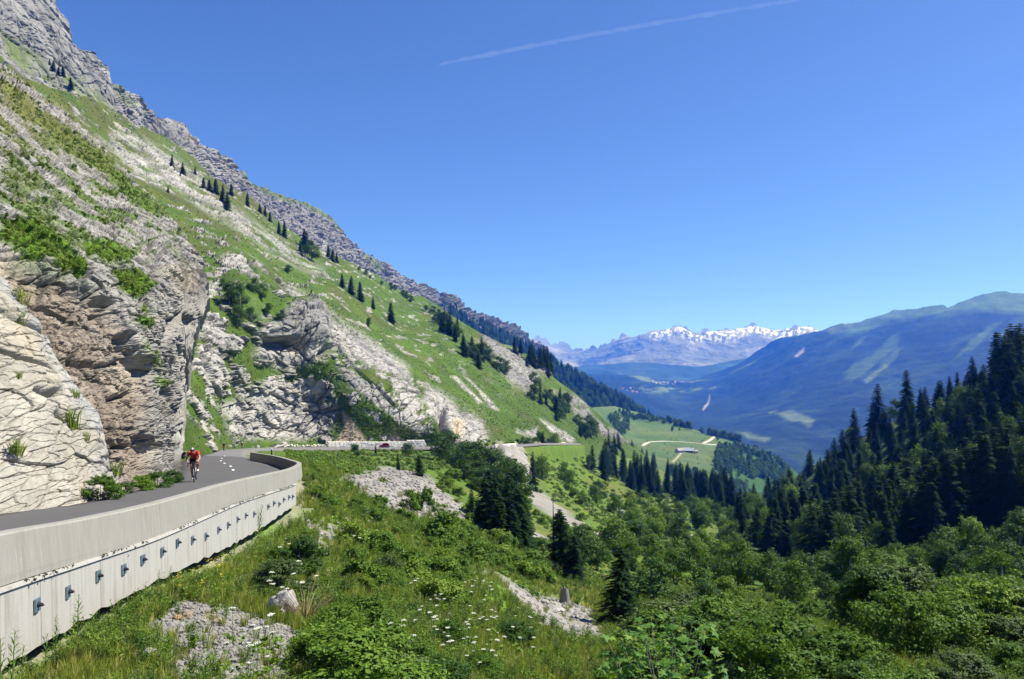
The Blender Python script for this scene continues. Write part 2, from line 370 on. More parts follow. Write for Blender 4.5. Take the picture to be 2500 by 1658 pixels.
# ---- the big slab above the road with its brown recess
def fn_slab(PX, PY, D, P, N):
    q = frame_coords(P, (-.143, 1, 0), (.66, .09, .75)); sc = np.clip(D/45, .55, 2.)
    b1, e1 = blocks(q, (9, 3.2, 4), 11); b2, e2 = blocks(q, (3.2, 1.0, 1.6), 13); b3, e3 = blocks(q, (1.3, .42, .7), 17)
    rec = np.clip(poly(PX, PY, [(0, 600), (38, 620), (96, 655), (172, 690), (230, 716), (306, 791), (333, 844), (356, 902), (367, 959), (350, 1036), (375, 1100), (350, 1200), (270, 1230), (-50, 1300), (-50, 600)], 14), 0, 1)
    low = sstep(640, 860, PY); c1, f1 = blocks(P, (1.5, 1.5, .9), 71); c2, f2 = blocks(P, (.5, .5, .32), 73)
    d = .45*fbm(P*.06, 4, 5)*sc+(.38*b1+.34*b2*np.clip(sc, .7, 1.4)+.19*b3)*(1-.7*low)+low*(.34*c1+.13*c2-.14*(1-sstep(0, .1, f1))-.05*(1-sstep(0, .12, f2)))-.35*(1-sstep(0, .06, e1))*(1-rec)*(1-low)-(.28*(1-sstep(0, .09, e2))+.11*(1-sstep(0, .12, e3)))*(1-.75*low)
    d += (.16*ridged(P*np.array([.9, .5, 1.7]), 4, 3)+.35*fbm(P*np.array([.16, .12, .3]), 3, 6))*low+.17*ridged(q*np.array([.35, 1.9, 1.4]), 3, 8)
    d -= .7*rec
    for pl, w, dep in (([(100, 788), (150, 815), (180, 850), (230, 872), (280, 882), (335, 880)], 7, .6), ([(358, 560), (372, 620), (395, 665), (412, 680)], 7, 1.0), ([(372, 615), (400, 618), (430, 640)], 6, .8),
                       ([(318, 820), (345, 870), (360, 910)], 9, .9), ([(420, 790), (440, 775), (470, 790)], 10, 1.3), ([(404, 830), (420, 800)], 8, 1.0), ([(400, 960), (425, 1010), (430, 1060)], 12, 1.0), ([(420, 1080), (425, 1130)], 10, .9),
                       ([(40, 210), (150, 300), (250, 375), (330, 455)], 4, 1.2), ([(255, 1030), (300, 1085), (345, 1090)], 5, .7), ([(290, 960), (340, 955)], 5, .8), ([(250, 730), (278, 742)], 7, 1.2), ([(120, 290), (165, 305)], 4, 1.)):
        d -= dep*np.exp(-(polyline_d(PX+6*noise3(P*.8, 2), PY+6*noise3(P*.8, 4), pl)/w)**2)
    nz = fbm(P*.12, 4, 41); c = mixc(LIME*1.06, np.array([.24, .23, .21]), sstep(-.2, .5, nz))
    c = mixc(c, GREY*.9, .6*sstep(.1, .5, fbm(q*np.array([.12, .5, .4]), 4, 44)))
    jt = np.clip(.75*(1-sstep(.01, .07, e2))*(1-low)+.55*(1-sstep(.02, .10, e3))*(1-low)+.8*(1-sstep(.005, .045, e1))*(1-low)+low*(.6*(1-sstep(.01, .08, f1))+.4*(1-sstep(.02, .11, f2))), 0, 1)*sstep(-.35, .25, fbm(P*.3, 3, 48)+.1)
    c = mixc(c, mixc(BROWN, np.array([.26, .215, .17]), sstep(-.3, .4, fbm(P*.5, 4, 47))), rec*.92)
    warm = poly(PX, PY, [(400, 655), (470, 640), (480, 700), (430, 720)], 15)+poly(PX, PY, [(295, 885), (350, 890), (360, 960), (300, 960)], 14)+poly(PX, PY, [(-20, 600), (45, 610), (60, 690), (-20, 700)], 14)
    c = mixc(c, np.array([.39, .335, .26]), .7*np.clip(warm, 0, 1))
    c = mixc(c, np.array([.085, .078, .06]), jt*.85); c = mixc(c, np.array([.20, .195, .185]), .45*sstep(.1, .4, fbm(q*np.array([.5, .12, .4]), 4, 57)))
    gn = fbm(q*np.array([.10, .28, .28]), 4, 52)+.25*b1
    up = sstep(760, 560, PY+.1*PX)*sstep(1.1, .5, (PX-240)/300)
    veg = sstep(.15, .30, gn+.12)*.85*up
    for pg, st in (([(0, 530), (31, 540), (107, 560), (153, 595), (191, 620), (212, 661), (191, 682), (153, 657), (126, 632), (77, 632), (50, 612), (0, 582)], 1), ([(191, 590), (268, 590), (306, 612), (344, 610), (306, 645), (249, 645), (214, 632)], 1),
                   ([(268, 655), (344, 660), (385, 691), (364, 710), (333, 730), (306, 718), (276, 688)], 1), ([(0, 190), (96, 260), (214, 340), (268, 390), (367, 482), (390, 535), (337, 515), (249, 428), (172, 388), (96, 320), (38, 282), (0, 250)], .95),
                   ([(0, 400), (60, 420), (120, 470), (60, 480), (0, 450)], .7), ([(330, 775), (365, 780), (360, 800), (330, 795)], 1), ([(355, 840), (380, 880), (385, 900), (360, 880)], 1), ([(-60, 620), (10, 640), (12, 680), (-60, 690)], 1), ([(380, 920), (405, 930), (400, 945), (380, 940)], 1), ([(340, 745), (380, 750), (370, 762), (340, 760)], .9)):
        veg = np.maximum(veg, st*poly(PX+9*noise3(P*1.1, 61), PY+9*noise3(P*1.1, 62), pg, 8)*sstep(-.45, -.05, gn+.1))
    veg = np.clip(veg, 0, 1)*(1-rec*.9); fn_slab.veg = veg
    gc = mixc(mixc(OLIVE*.8, np.array([.13, .10, .05]), sstep(.1, .5, fbm(P*.4, 3, 77))), GRASS*.75, sstep(250, 560, PY+60*nz))
    d += veg*.25*(.6+fbm(P*2.5, 2, 71))
    return d, mixc(c, gc, veg)
slab = Sheet('rock_slab', -220, 509, 2.0,
    [(-220, -40), (0, 153), (61, 199), (142, 260), (253, 360), (371, 482), (421, 532), (467, 600), (497, 632), (509, 690)],
    [(-220, 1340), (0, 1275), (147, 1255), (235, 1240), (336, 1212), (420, 1188), (432, 1160), (441, 1120), (446, 950), (459, 870), (486, 785), (509, 716)],
    [(-220, 1340, 19), (0, 1275, 22.5), (147, 1255, 25), (235, 1240, 27.5), (336, 1212, 30), (420, 1188, 34.5), (441, 1120, 60), (0, 900, 26), (120, 920, 28.5), (240, 960, 31.5), (330, 1000, 35), (400, 1040, 42), (440, 1000, 64), (0, 690, 28.5), (120, 720, 33), (260, 760, 38), (380, 800, 46), (440, 860, 58), (459, 868, 68),
     (-220, 600, 24), (0, 560, 33), (140, 560, 41), (280, 600, 50), (400, 650, 62), (480, 720, 72), (509, 705, 84), (-220, 250, 36), (0, 400, 45), (130, 440, 60), (250, 500, 73), (370, 570, 82), (460, 630, 92), (0, 300, 62), (100, 330, 84), (200, 400, 92), (300, 470, 98), (-220, -40, 130), (0, 153, 135), (142, 260, 126), (253, 360, 118), (371, 482, 110), (467, 600, 100)],
    fn_slab, M_ROCK_NEAR, jag=9, jags=40, back=1.3, seed=3, smooth=False)

# ---- the mountainside beyond: grass, buttress with overhang, wooded rib
def fn_side(PX, PY, D, P, N):
    q = frame_coords(P, (-.02, 1, -.1), (.6, -.1, .78)); b1, e1 = blocks(q, (26, 7, 12), 21); b2, e2 = blocks(q, (9, 2.6, 5), 23); b3, e3 = blocks(q, (3.4, 1.1, 2), 25)
    wx, wy = PX+14*fbm(P*.03, 3, 81), PY+14*fbm(P*.03, 3, 82); nz = fbm(q*np.array([.03, .09, .1]), 5, 84)
    r1 = poly(wx, wy, [(446, 1090), (440, 940), (490, 780), (505, 690), (530, 640), (575, 615), (620, 630), (680, 680), (730, 710), (790, 745), (860, 800), (930, 845), (985, 885), (1060, 955), (1120, 995), (1180, 1030), (1197, 1090), (1110, 1090), (1060, 1085), (1000, 1052), (930, 1012), (880, 972), (840, 940), (832, 1000), (800, 1060), (700, 1078), (600, 1072), (540, 1060)], 16)
    bare = np.maximum.reduce([poly(wx, wy, [(690, 760), (800, 740), (830, 800), (800, 880), (690, 900), (620, 870), (640, 800)], 14), poly(wx, wy, [(540, 985), (700, 960), (830, 990), (820, 1060), (700, 1080), (560, 1070)], 14), poly(wx, wy, [(780, 760), (880, 810), (1000, 890), (1000, 930), (880, 880), (790, 840)], 12),
        poly(wx, wy, [(1040, 940), (1120, 995), (1110, 1060), (1060, 1030), (1030, 980)], 10), poly(wx, wy, [(820, 900), (860, 905), (920, 960), (975, 1010), (960, 1015), (900, 985)], 10), poly(PX, PY, [(1105, 1000), (1180, 1028), (1197, 1090), (1110, 1090)], 8)])
    rock = r1*np.maximum(sstep(-.06, .06, nz+.16*b2+.14*b3-.03), bare*sstep(-.42, -.26, nz+.2*b2+.12*b3))
    wedge = np.maximum.reduce([poly(wx, wy, [(440, 1005), (500, 1055), (548, 1102), (470, 1130), (430, 1110)], 8), poly(wx, wy, [(770, 880), (840, 935), (930, 1005), (1000, 1046), (1060, 1092), (870, 1092), (835, 1040), (810, 960)], 8), poly(wx, wy, [(545, 700), (600, 680), (660, 720), (640, 780), (560, 800)], 12)])
    rock = rock*(1-wedge*.95*sstep(.38, .2, nz))
    rib = np.maximum(poly(wx, wy, [(1174, 820), (1193, 828), (1255, 858), (1318, 930), (1300, 960), (1251, 940), (1213, 900), (1188, 860)], 8), poly(wx, wy, [(1345, 950), (1418, 984), (1439, 1010), (1467, 1034), (1540, 1079), (1500, 1085), (1446, 1050), (1398, 1009)], 8)*sstep(-.2, .1, nz))
    rib = np.maximum(rib, poly(PX, PY, [(1298, 880), (1345, 885), (1345, 920), (1310, 915)], 6))
    streak = np.maximum.reduce([poly(wx, wy, [(1098, 918), (1110, 920), (1180, 985), (1165, 985)], 5), poly(wx, wy, [(1132, 920), (1145, 925), (1220, 998), (1205, 996)], 5), poly(wx, wy, [(1262, 1045), (1310, 1048), (1305, 1066), (1265, 1062)], 5)*sstep(-.3, 0, nz), poly(wx, wy, [(1320, 1022), (1402, 1072), (1395, 1082), (1340, 1055)], 5)])
    band = poly(wx, wy, [(240, 330), (330, 330), (420, 380), (560, 510), (680, 590), (790, 660), (770, 670), (650, 600), (520, 520), (440, 470), (330, 420)], 18)*sstep(-.2, .05, nz+.12*b2)
    spk = sstep(.17, .24, fbm(q*np.array([.05, .16, .2]), 4, 91)+.16*b3)*sstep(1300, 900, PX)
    rocks = np.clip(np.maximum.reduce([rock, rib, streak, band, spk*.9]), 0, 1); fn_side.rock = rocks
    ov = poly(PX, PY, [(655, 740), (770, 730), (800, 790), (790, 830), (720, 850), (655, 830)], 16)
    cave = np.exp(-(polyline_d(PX, PY, [(650, 838), (672, 842), (700, 838)])/12)**2)+.3*np.exp(-(polyline_d(PX, PY, [(715, 855), (730, 830)])/8)**2)+np.exp(-(polyline_d(PX, PY, [(790, 868), (805, 850)])/9)**2)+.6*np.exp(-(polyline_d(PX, PY, [(778, 690), (815, 735)])/6)**2)
    tilt_ = sstep(800, 880, PX)*.5; d = 2.5*fbm(P*.02, 3, 86)*np.clip(D/300, .5, 1.5)+rocks*(.78-tilt_*.7)*(2.3*b1+1.4*b2+.8*b3-1.1*(1-sstep(0, .07, e1))-.8*(1-sstep(0, .1, e2))+1.2*ridged(q*np.array([.06, .25, .2]), 3, 95))+(1-rocks)*.5*fbm(P*.25, 3, 97)
    d += 3.5*ov-6*cave*r1+3.0*rib*ridged(q*np.array([.05, .12, .1]), 3, 99)
    d -= 5*np.exp(-(polyline_d(PX, PY, [(1078, 1000), (1085, 1050), (1095, 1080)])/9)**2)
    for pl, w, dep in (([(800, 770), (880, 840), (960, 890)], 3, 2.), ([(830, 850), (900, 930), (960, 990)], 3, 2.5), ([(860, 810), (950, 880), (1030, 960)], 3, 2.), ([(600, 640), (650, 690), (700, 720)], 3, 2.5), ([(480, 760), (470, 860), (455, 930)], 6, 3.), ([(540, 860), (560, 960), (545, 1010)], 4, 2.), ([(740, 1000), (790, 1005), (830, 1000)], 3, 1.5)):
        d -= dep*np.exp(-(polyline_d(wx, wy, pl)/w)**2)*r1
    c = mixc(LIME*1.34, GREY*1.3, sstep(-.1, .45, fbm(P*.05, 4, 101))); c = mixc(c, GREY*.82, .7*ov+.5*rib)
    c = mixc(c, np.array([.44, .36, .24]), .8*np.maximum(poly(PX, PY, [(1105, 1020), (1135, 1030), (1125, 1080), (1100, 1085)], 6), poly(PX, PY, [(705, 835), (745, 820), (745, 870), (715, 870)], 8)*.6))
    c = mixc(c, np.array([.09, .085, .07]), .8*np.clip(.7*(1-sstep(.01, .07, e2))+.55*(1-sstep(.02, .11, e3))+.6*(1-sstep(.005, .05, e1)), 0, 1)*sstep(-.3, .2, fbm(P*.08, 3, 107)))
    tal = poly(wx, wy, [(832, 1005), (862, 1035), (905, 1090), (815, 1090), (838, 1040)], 7)+poly(wx, wy, [(940, 1075), (965, 1060), (1000, 1090), (940, 1090)], 6)
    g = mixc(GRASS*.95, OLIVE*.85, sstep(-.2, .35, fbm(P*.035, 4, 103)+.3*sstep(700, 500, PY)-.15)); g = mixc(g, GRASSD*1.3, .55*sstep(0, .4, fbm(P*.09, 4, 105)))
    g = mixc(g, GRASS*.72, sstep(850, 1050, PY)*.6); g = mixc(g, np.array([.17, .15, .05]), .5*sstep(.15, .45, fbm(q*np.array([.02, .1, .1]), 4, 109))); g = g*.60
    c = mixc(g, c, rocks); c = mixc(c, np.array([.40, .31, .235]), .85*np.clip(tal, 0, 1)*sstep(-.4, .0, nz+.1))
    return d, c
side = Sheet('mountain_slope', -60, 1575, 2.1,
    [(-60, 90), (0, 138), (57, 188), (180, 228), (270, 262), (330, 300), (400, 335), (450, 365), (520, 432), (600, 475), (680, 540), (760, 597), (826, 627), (914, 669), (968, 703), (1014, 719), (1067, 741), (1110, 775), (1174, 814), (1243, 845), (1274, 864), (1310, 885), (1343, 917), (1390, 955), (1440, 1000), (1490, 1035), (1530, 1070), (1575, 1105)],
    [(-60, 700), (300, 900), (430, 1130), (470, 1125), (545, 1108), (600, 1098), (700, 1098), (850, 1100), (1000, 1101), (1100, 1101), (1200, 1098), (1300, 1105), (1400, 1118), (1500, 1130), (1575, 1140)],
    [(430, 1130, 112), (470, 1125, 118), (545, 1108, 140), (600, 1098, 185), (700, 1098, 226), (850, 1100, 240), (1000, 1101, 252), (1100, 1101, 256), (1200, 1098, 262), (1300, 1105, 300), (1400, 1118, 390), (1500, 1130, 510), (1575, 1140, 590),
     (470, 1000, 130), (500, 1000, 148), (500, 860, 168), (600, 1000, 196), (700, 900, 234), (800, 1000, 246), (560, 800, 200), (640, 700, 236), (720, 830, 238), (800, 800, 254), (900, 900, 266), (1000, 950, 268), (1050, 1000, 266), (1100, 1000, 274), (1150, 1060, 266), (520, 650, 240), (400, 500, 285), (340, 440, 300), (600, 600, 295), (700, 700, 288), (800, 700, 345), (900, 800, 330), (1000, 850, 360), (1100, 950, 340), (1200, 1000, 345), (1250, 950, 430), (1100, 800, 490), (1180, 860, 455), (1300, 950, 490), (1400, 1000, 540), (1343, 917, 570), (1274, 864, 570), (1500, 1060, 600),
     (400, 340, 430), (520, 440, 460), (680, 545, 530), (830, 635, 570), (968, 703, 630), (1067, 741, 660), (270, 270, 370), (180, 235, 310), (57, 195, 250), (-60, 90, 230), (300, 700, 190), (0, 300, 190)],
    fn_side, M_SLOPE, jag=6, jags=30, back=1.15, seed=5, smooth=False)

# ---- grey cliffs of the ridge
def fn_cliff(PX, PY, D, P, N):
    b1, e1 = blocks(P, (60, 60, 34), 121); b2, e2 = blocks(P, (20, 20, 11), 123); b4, e4 = blocks(P, (8, 8, 4.5), 129); n = fbm(P*np.array([.02, .02, .006]), 4, 125)
    flute = ridged(P*np.array([.035, .035, .008]), 4, 127)
    base = np.interp(PX, [0, 57, 180, 270, 330, 400, 520, 680, 826, 968, 1067], [150, 195, 235, 270, 310, 340, 440, 545, 630, 705, 741])
    skyl = np.interp(PX, [0, 130, 185, 270, 330, 360, 430, 590, 760, 870, 1000, 1100], [-150, 0, 110, 210, 260, 300, 305, 450, 505, 600, 690, 745])
    gr = sstep(.05, .28, fbm(P*np.array([.018, .018, .05]), 4, 131)-.10-.2*flute)*sstep(400, 250, PX)*sstep(60, 140, PY+.0*PX)
    gr = np.maximum(gr, .8*poly(PX, PY, [(0, 80), (70, 120), (160, 180), (260, 260), (200, 270), (100, 210), (0, 130)], 16)*sstep(-.2, .15, n))
    gr = np.maximum(gr, .7*sstep(14, 4, PY-skyl)*sstep(560, 620, PX)*sstep(860, 800, PX)); gr = np.maximum(gr, .7*poly(PX, PY, [(880, 620), (935, 655), (925, 665), (880, 640)], 8))
    gr = np.maximum(gr, .8*sstep(640, 700, PX)*sstep(.1, .3, fbm(P*.01, 3, 133)-.1)*sstep(1000, 1100, PX))
    gr = np.maximum(gr, .55*poly(PX, PY, [(265, 205), (330, 255), (300, 260), (260, 225)], 8))
    d = .72*D/700*(16*fbm(P*.008, 3, 135)+9*flute+5*b1+4.*b2+2.4*b4-3*(1-sstep(0, .08, e1))-2.2*(1-sstep(0, .1, e2))-1.*(1-sstep(0, .12, e4)))*(1-.6*gr)
    c = mixc(np.array([.245, .236, .22]), np.array([.172, .167, .158]), sstep(-.3, .4, n)); c = mixc(c, np.array([.11, .105, .09]), .6*np.clip((1-sstep(.01, .06, e2))+.6*(1-sstep(.02, .09, e4)), 0, 1)*sstep(-.2, .3, n+.2)); c = mixc(c, np.array([.36, .29, .21]), .55*sstep(.15, .45, fbm(P*np.array([.03, .03, .012]), 3, 137))*sstep(.5, -.1, np.abs(PX-480)/250))
    c = mixc(c, np.array([.26, .25, .235]), .6*sstep(150, 0, PY))
    return d, mixc(c, mixc(GRASS, OLIVE, .4)*.8, gr)
cliff = Sheet('ridge_cliffs', -120, 1340, 2.2,
    [(-120, -220), (0, -160), (60, -120), (130, -5), (140, 30), (175, 105), (190, 118), (215, 130), (250, 168), (262, 205), (300, 225), (325, 238), (335, 262), (365, 297), (400, 298), (445, 305), (470, 330), (500, 352), (590, 425), (612, 452), (640, 460), (700, 478), (760, 505), (800, 530), (870, 597), (900, 622), (1000, 688), (1060, 718), (1100, 738), (1160, 770), (1250, 817), (1340, 868)],
    [(-120, 300), (0, 330), (200, 420), (400, 480), (700, 680), (900, 790), (1100, 860), (1340, 930)],
    [(-120, -220, 430), (0, -160, 480), (130, 0, 520), (0, 150, 400), (0, 0, 430), (100, 120, 470), (270, 210, 590), (240, 280, 520), (365, 297, 720), (445, 305, 800), (440, 380, 690), (590, 425, 980), (560, 480, 860), (760, 505, 1200), (740, 590, 1000), (870, 597, 1350), (840, 640, 1150), (1000, 688, 1600), (980, 720, 1400), (1100, 738, 1850), (1250, 817, 2200), (1340, 868, 2300), (0, 330, 380), (200, 420, 480), (400, 480, 640), (700, 680, 950), (900, 790, 1100), (1100, 860, 1500), (1340, 930, 2000)],
    fn_cliff, M_CLIFF, jag=7, jags=30, back=1.2, seed=8, smooth=False)

# ---- wooded ridge behind the rib
def fn_wood(PX, PY, D, P, N):
    n = fbm(P*.006, 4, 141); d = 14*n+7*fbm(P*.05, 3, 143)
    rk = sstep(.12, .3, fbm(P*np.array([.012, .012, .02]), 4, 145)-.05)*sstep(1230, 1120, PX)
    c = mixc(GRASSD*.7, GRASSD*1.1, sstep(-.3, .3, n)); c = mixc(c, GRASS*.6, sstep(.1, .35, fbm(P*.01, 3, 147)-.1)*sstep(900, 990, PY)); return d, mixc(c, GREY*.9, rk)
wood = Sheet('wooded_ridge', 1060, 1640, 3.0,
    [(1060, 728), (1120, 752), (1200, 795), (1250, 822), (1285, 843), (1338, 871), (1390, 899), (1460, 941), (1530, 976), (1576, 1011), (1640, 1060)],
    [(1060, 900), (1300, 1000), (1500, 1100), (1640, 1120)],
    [(1060, 728, 1750), (1200, 795, 1950), (1338, 871, 2000), (1460, 941, 1900), (1576, 1011, 1750), (1640, 1060, 1650), (1060, 900, 1200), (1300, 1000, 1250), (1500, 1100, 1200), (1640, 1120, 1250), (1400, 980, 1500)],
    fn_wood, M_FOREST, jag=2, jags=30, back=1.2, seed=9)

# ---- pasture spur with the farm
def fn_pasture(PX, PY, D, P, N):
    n = fbm(P*.008, 4, 151); d = 3*n+.8*fbm(P*.06, 3, 153)
    c = mixc(np.array([.058, .108, .022]), np.array([.09, .12, .034]), sstep(-.3, .3, fbm(P*.012, 4, 155))); c = mixc(c, GRASSD, .5*sstep(.1, .4, fbm(P*.03, 3, 157)))
    c = mixc(c, GRASSD*.9, np.maximum(sstep(1120, 1180, PY+.1*(PX-1600))*.8, sstep(1760, 1800, PX)))
    c = mixc(c, np.array([.42, .37, .27]), .8*poly(PX, PY, [(1640, 1128), (1662, 1106), (1668, 1106), (1646, 1128)], 2)); return d, c
past = Sheet('pasture', 1400, 1960, 2.4,
    [(1400, 1015), (1450, 995), (1500, 992), (1540, 1003), (1583, 1014), (1640, 1030), (1690, 1046), (1730, 1062), (1800, 1080), (1850, 1098), (1910, 1125), (1960, 1165)],
    [(1400, 1190), (1700, 1290), (1960, 1290)],
    [(1400, 1015, 1250), (1480, 990, 1400), (1583, 1014, 1450), (1690, 1046, 1400), (1800, 1080, 1350), (1910, 1125, 1280), (1960, 1165, 1250), (1500, 1080, 1100), (1600, 1080, 1150), (1700, 1085, 1180), (1680, 1110, 1080), (1600, 1150, 930), (1750, 1150, 1000), (1850, 1170, 1080), (1400, 1190, 760), (1700, 1290, 800), (1960, 1290, 900), (1450, 1000, 1300)],
    fn_pasture, M_MEADOW, back=1.2, seed=10)

# ---- far side of the valley: big wooded mountain with pastures, village shelf
def fn_far(PX, PY, D, P, N):
    n = fbm(P*.0012, 5, 161); fl = ridged(P*np.array([.0016, .0016, .0004]), 4, 163)
    d = 70*n+45*fl*sstep(4200, 5200, D)+12*fbm(P*.012, 3, 165)
    sky = np.interp(PX, [1700, 1846, 2000, 2105, 2186, 2316, 2431, 2500], [935, 868, 817, 800, 767, 761, 729, 732])
    top = sstep(30, 8, PY-sky+12*n-14*sstep(2330, 2450, PX)-.0*PX)*sstep(2030, 2075, PX)
    str_ = sstep(.02, .2, fbm(np.stack([(PX+1.3*PY)/46, (PX-.75*PY)/230, PX*0], -1), 4, 167))*poly(PX, PY, [(2060, 815), (2400, 785), (2560, 790), (2560, 930), (2300, 900), (2150, 950), (2060, 940), (2000, 850)], 30)
    jx = PX+7*fbm(np.stack([PX/9, PY/6, 0*PX], -1), 3, 175); mead = np.maximum.reduce([poly(jx, PY+3*n, [(1895, 1010), (1930, 1000), (1990, 1030), (1975, 1045), (1940, 1030)], 7), poly(PX, PY, [(1875, 1006), (1895, 998), (1892, 1003), (1880, 1010)], 3), poly(jx, PY, [(1800, 1062), (1830, 1068), (1880, 1080), (1870, 1090), (1830, 1080)], 6), poly(PX, PY, [(1780, 918), (1850, 886), (1852, 889), (1785, 921)], 3), poly(jx, PY, [(2105, 925), (2160, 885), (2165, 890), (2115, 930)], 4),
        poly(jx, PY, [(1530, 928), (1560, 924), (1600, 938), (1630, 942), (1590, 944), (1555, 936)], 3), poly(PX, PY, [(1690, 937), (1740, 931), (1742, 934), (1695, 941)], 2), poly(PX, PY, [(1560, 958), (1640, 955), (1770, 948), (1760, 956), (1640, 965), (1580, 968)], 5)*sstep(-.1, .2, fbm(np.stack([PX/25, PY/8, 0*PX], -1), 3, 169)), .8*poly(PX, PY, [(2010, 815), (2060, 800), (2110, 801), (2080, 808), (2035, 822)], 5)])
    scar = np.maximum(poly(PX, PY, [(1715, 1000), (1733, 970), (1730, 985), (1718, 1002)], 3), poly(PX, PY, [(1945, 880), (1968, 860), (1966, 868), (1950, 884)], 3))
    g = np.clip(np.maximum.reduce([top, str_*.55, mead*.8]), 0, 1)
    c = mixc(np.array([.006, .015, .006]), np.array([.014, .030, .010]), np.clip(.6*sstep(-.2, .3, fbm(P*.005, 4, 171))+.9*sstep(.0, .35, fbm(P*.014, 4, 172)), 0, 1.6)); c = mixc(c, np.array([.03, .055, .018]), .7*sstep(.05, .3, fbm(P*.0035, 4, 173))); c = mixc(c, np.array([.075, .13, .035]), g)
    c = mixc(c, np.array([.16, .19, .08]), mead*.4); return d, mixc(c, np.array([.4, .37, .33]), scar*.8)
far = Sheet('far_mountain', 1330, 2640, 3.0,
    [(1330, 925), (1450, 920), (1520, 924), (1560, 926), (1618, 938), (1660, 939), (1699, 935), (1773, 900), (1846, 868), (1916, 837), (1996, 818), (2059, 800), (2105, 800), (2151, 781), (2186, 767), (2231, 765), (2305, 757), (2316, 761), (2379, 739), (2431, 729), (2500, 732), (2640, 745)],
    [(1330, 1200), (2000, 1240), (2640, 1240)],
    [(1330, 925, 6200), (1450, 920, 6400), (1560, 926, 6300), (1660, 939, 6200), (1773, 900, 6600), (1916, 837, 6200), (2059, 800, 5700), (2231, 765, 5400), (2431, 729, 5200), (2640, 745, 5000), (1330, 1200, 2500), (1600, 1200, 2500), (2000, 1240, 2300), (2640, 1240, 2200), (1650, 1000, 4600), (1700, 1060, 3500), (1900, 950, 4600), (2200, 900, 4000), (2400, 900, 3700), (1900, 1050, 3300), (1500, 1000, 4200), (1600, 960, 5300)],
    fn_far, M_FOREST, jag=2, jags=40, back=1.25, seed=12)
def fn_hill(PX, PY, D, P, N):
    n = fbm(P*.0008, 4, 181); d = 60*n+20*fbm(P*.006, 3, 183); c = mixc(np.array([.022, .042, .016]), np.array([.045, .075, .03]), sstep(-.2, .3, fbm(P*.003, 4, 185)))
    return d, mixc(c, np.array([.12, .17, .06]), sstep(.2, .35, fbm(P*np.array([.002, .0008, .003]), 4, 187))*.8)
hill1 = Sheet('wooded_hill', 1330, 1640, 3.0, [(1330, 905), (1397, 900), (1468, 898), (1531, 912), (1573, 925), (1618, 938), (1640, 950)], [(1330, 1000), (1640, 1000)],
    [(1330, 905, 8000), (1468, 898, 7600), (1573, 925, 7000), (1640, 950, 6600), (1330, 1000, 6300), (1640, 1000, 6100)], fn_hill, M_FOREST, jag=2, seed=13)
hill2 = Sheet('valley_hills', 1300, 1960, 3.0, [(1300, 897), (1390, 895), (1513, 888), (1601, 886), (1650, 893), (1699, 896), (1759, 886), (1801, 880), (1880, 862), (1960, 860)], [(1300, 1000), (1960, 980)],
    [(1300, 897, 8140), (1513, 888, 7992), (1699, 896, 7770), (1801, 880, 7770), (1960, 860, 7770), (1300, 1000, 6364), (1960, 980, 6364)], fn_hill, M_FOREST, jag=2, seed=14)
def fn_alps(PX, PY, D, P, N):
    n = fbm(P*.0006, 5, 191); rg = ridged(P*np.array([.00066, .00066, .00034]), 5, 193); d0 = D/9600*(210*rg+100*n)
    sk = np.interp(PX, [1250, 1404, 1460, 1520, 1601, 1657, 1699, 1720, 1769, 1843, 1899, 1969, 2040], [819, 851, 849, 821, 803, 793, 814, 805, 803, 792, 805, 793, 830])
    sn = sstep(.0, .06, fbm(np.stack([PX/9, PY/8, PX*0], -1), 4, 195)+.0)*sstep(-.35, -.1, fbm(np.stack([(PX+PY)/5, (PX-PY)/14, PX*0], -1), 3, 198))*sstep(52, 22, PY-sk-10*rg)*sstep(1575, 1610, PX)*sstep(2, 9, PY-sk+6*n)
    sn = np.maximum(sn, sstep(-.15, .1, fbm(np.stack([PX/22, PY/14, PX*0], -1), 3, 197))*poly(PX, PY, [(1860, 815), (1900, 806), (1940, 808), (1975, 806), (1985, 815), (1940, 826), (1890, 828)], 5))
    d = d0*sstep(0, 40, PY-sk)
    c = mixc(np.array([.12, .135, .125]), np.array([.30, .29, .27]), sstep(.0, .5, fbm(P*.0017, 4, 199)+.15*sstep(880, 830, PY)))
    return d, mixc(c, np.array([.9, .9, .9]), np.clip(sn, 0, 1))
alps = Sheet('snowy_mountains', 1180, 2120, 1.6,
    [(1180, 800), (1250, 819), (1270, 821), (1292, 825), (1334, 828), (1345, 833), (1366, 835), (1404, 851), (1460, 849), (1488, 837), (1520, 821), (1552, 828), (1580, 823), (1592, 808), (1601, 803), (1622, 812), (1638, 802), (1657, 793), (1668, 799), (1678, 805), (1699, 814), (1720, 803), (1738, 816), (1755, 806), (1769, 803), (1790, 800), (1811, 796), (1828, 800), (1843, 790), (1860, 802), (1899, 805), (1938, 802), (1955, 797), (1969, 792), (2000, 812), (2050, 850), (2120, 860)],
    [(1180, 960), (2120, 960)],
    [(1180, 800, 11200), (1404, 851, 10880), (1520, 821, 10240), (1601, 803, 9728), (1657, 793, 9856), (1720, 803, 9600), (1843, 790, 9984), (1969, 792, 9856), (2120, 860, 10240), (1180, 960, 8640), (1500, 960, 7680), (1700, 960, 7552), (2120, 960, 7680), (1480, 890, 8960), (1630, 880, 8704)],
    fn_alps, M_ALPS, jag=26, jags=15, back=1.2, seed=15)
pl = mesh_np('valley_floor', [(-11900, -2400, -460), (11900, -2400, -460), (11900, 12300, -460), (-11900, 12300, -460)], [[0, 1, 2, 3]], False, np.tile(GRASSD, (4, 1)))
link('valley_floor', pl, M_FOREST)['kind'] = 'structure'

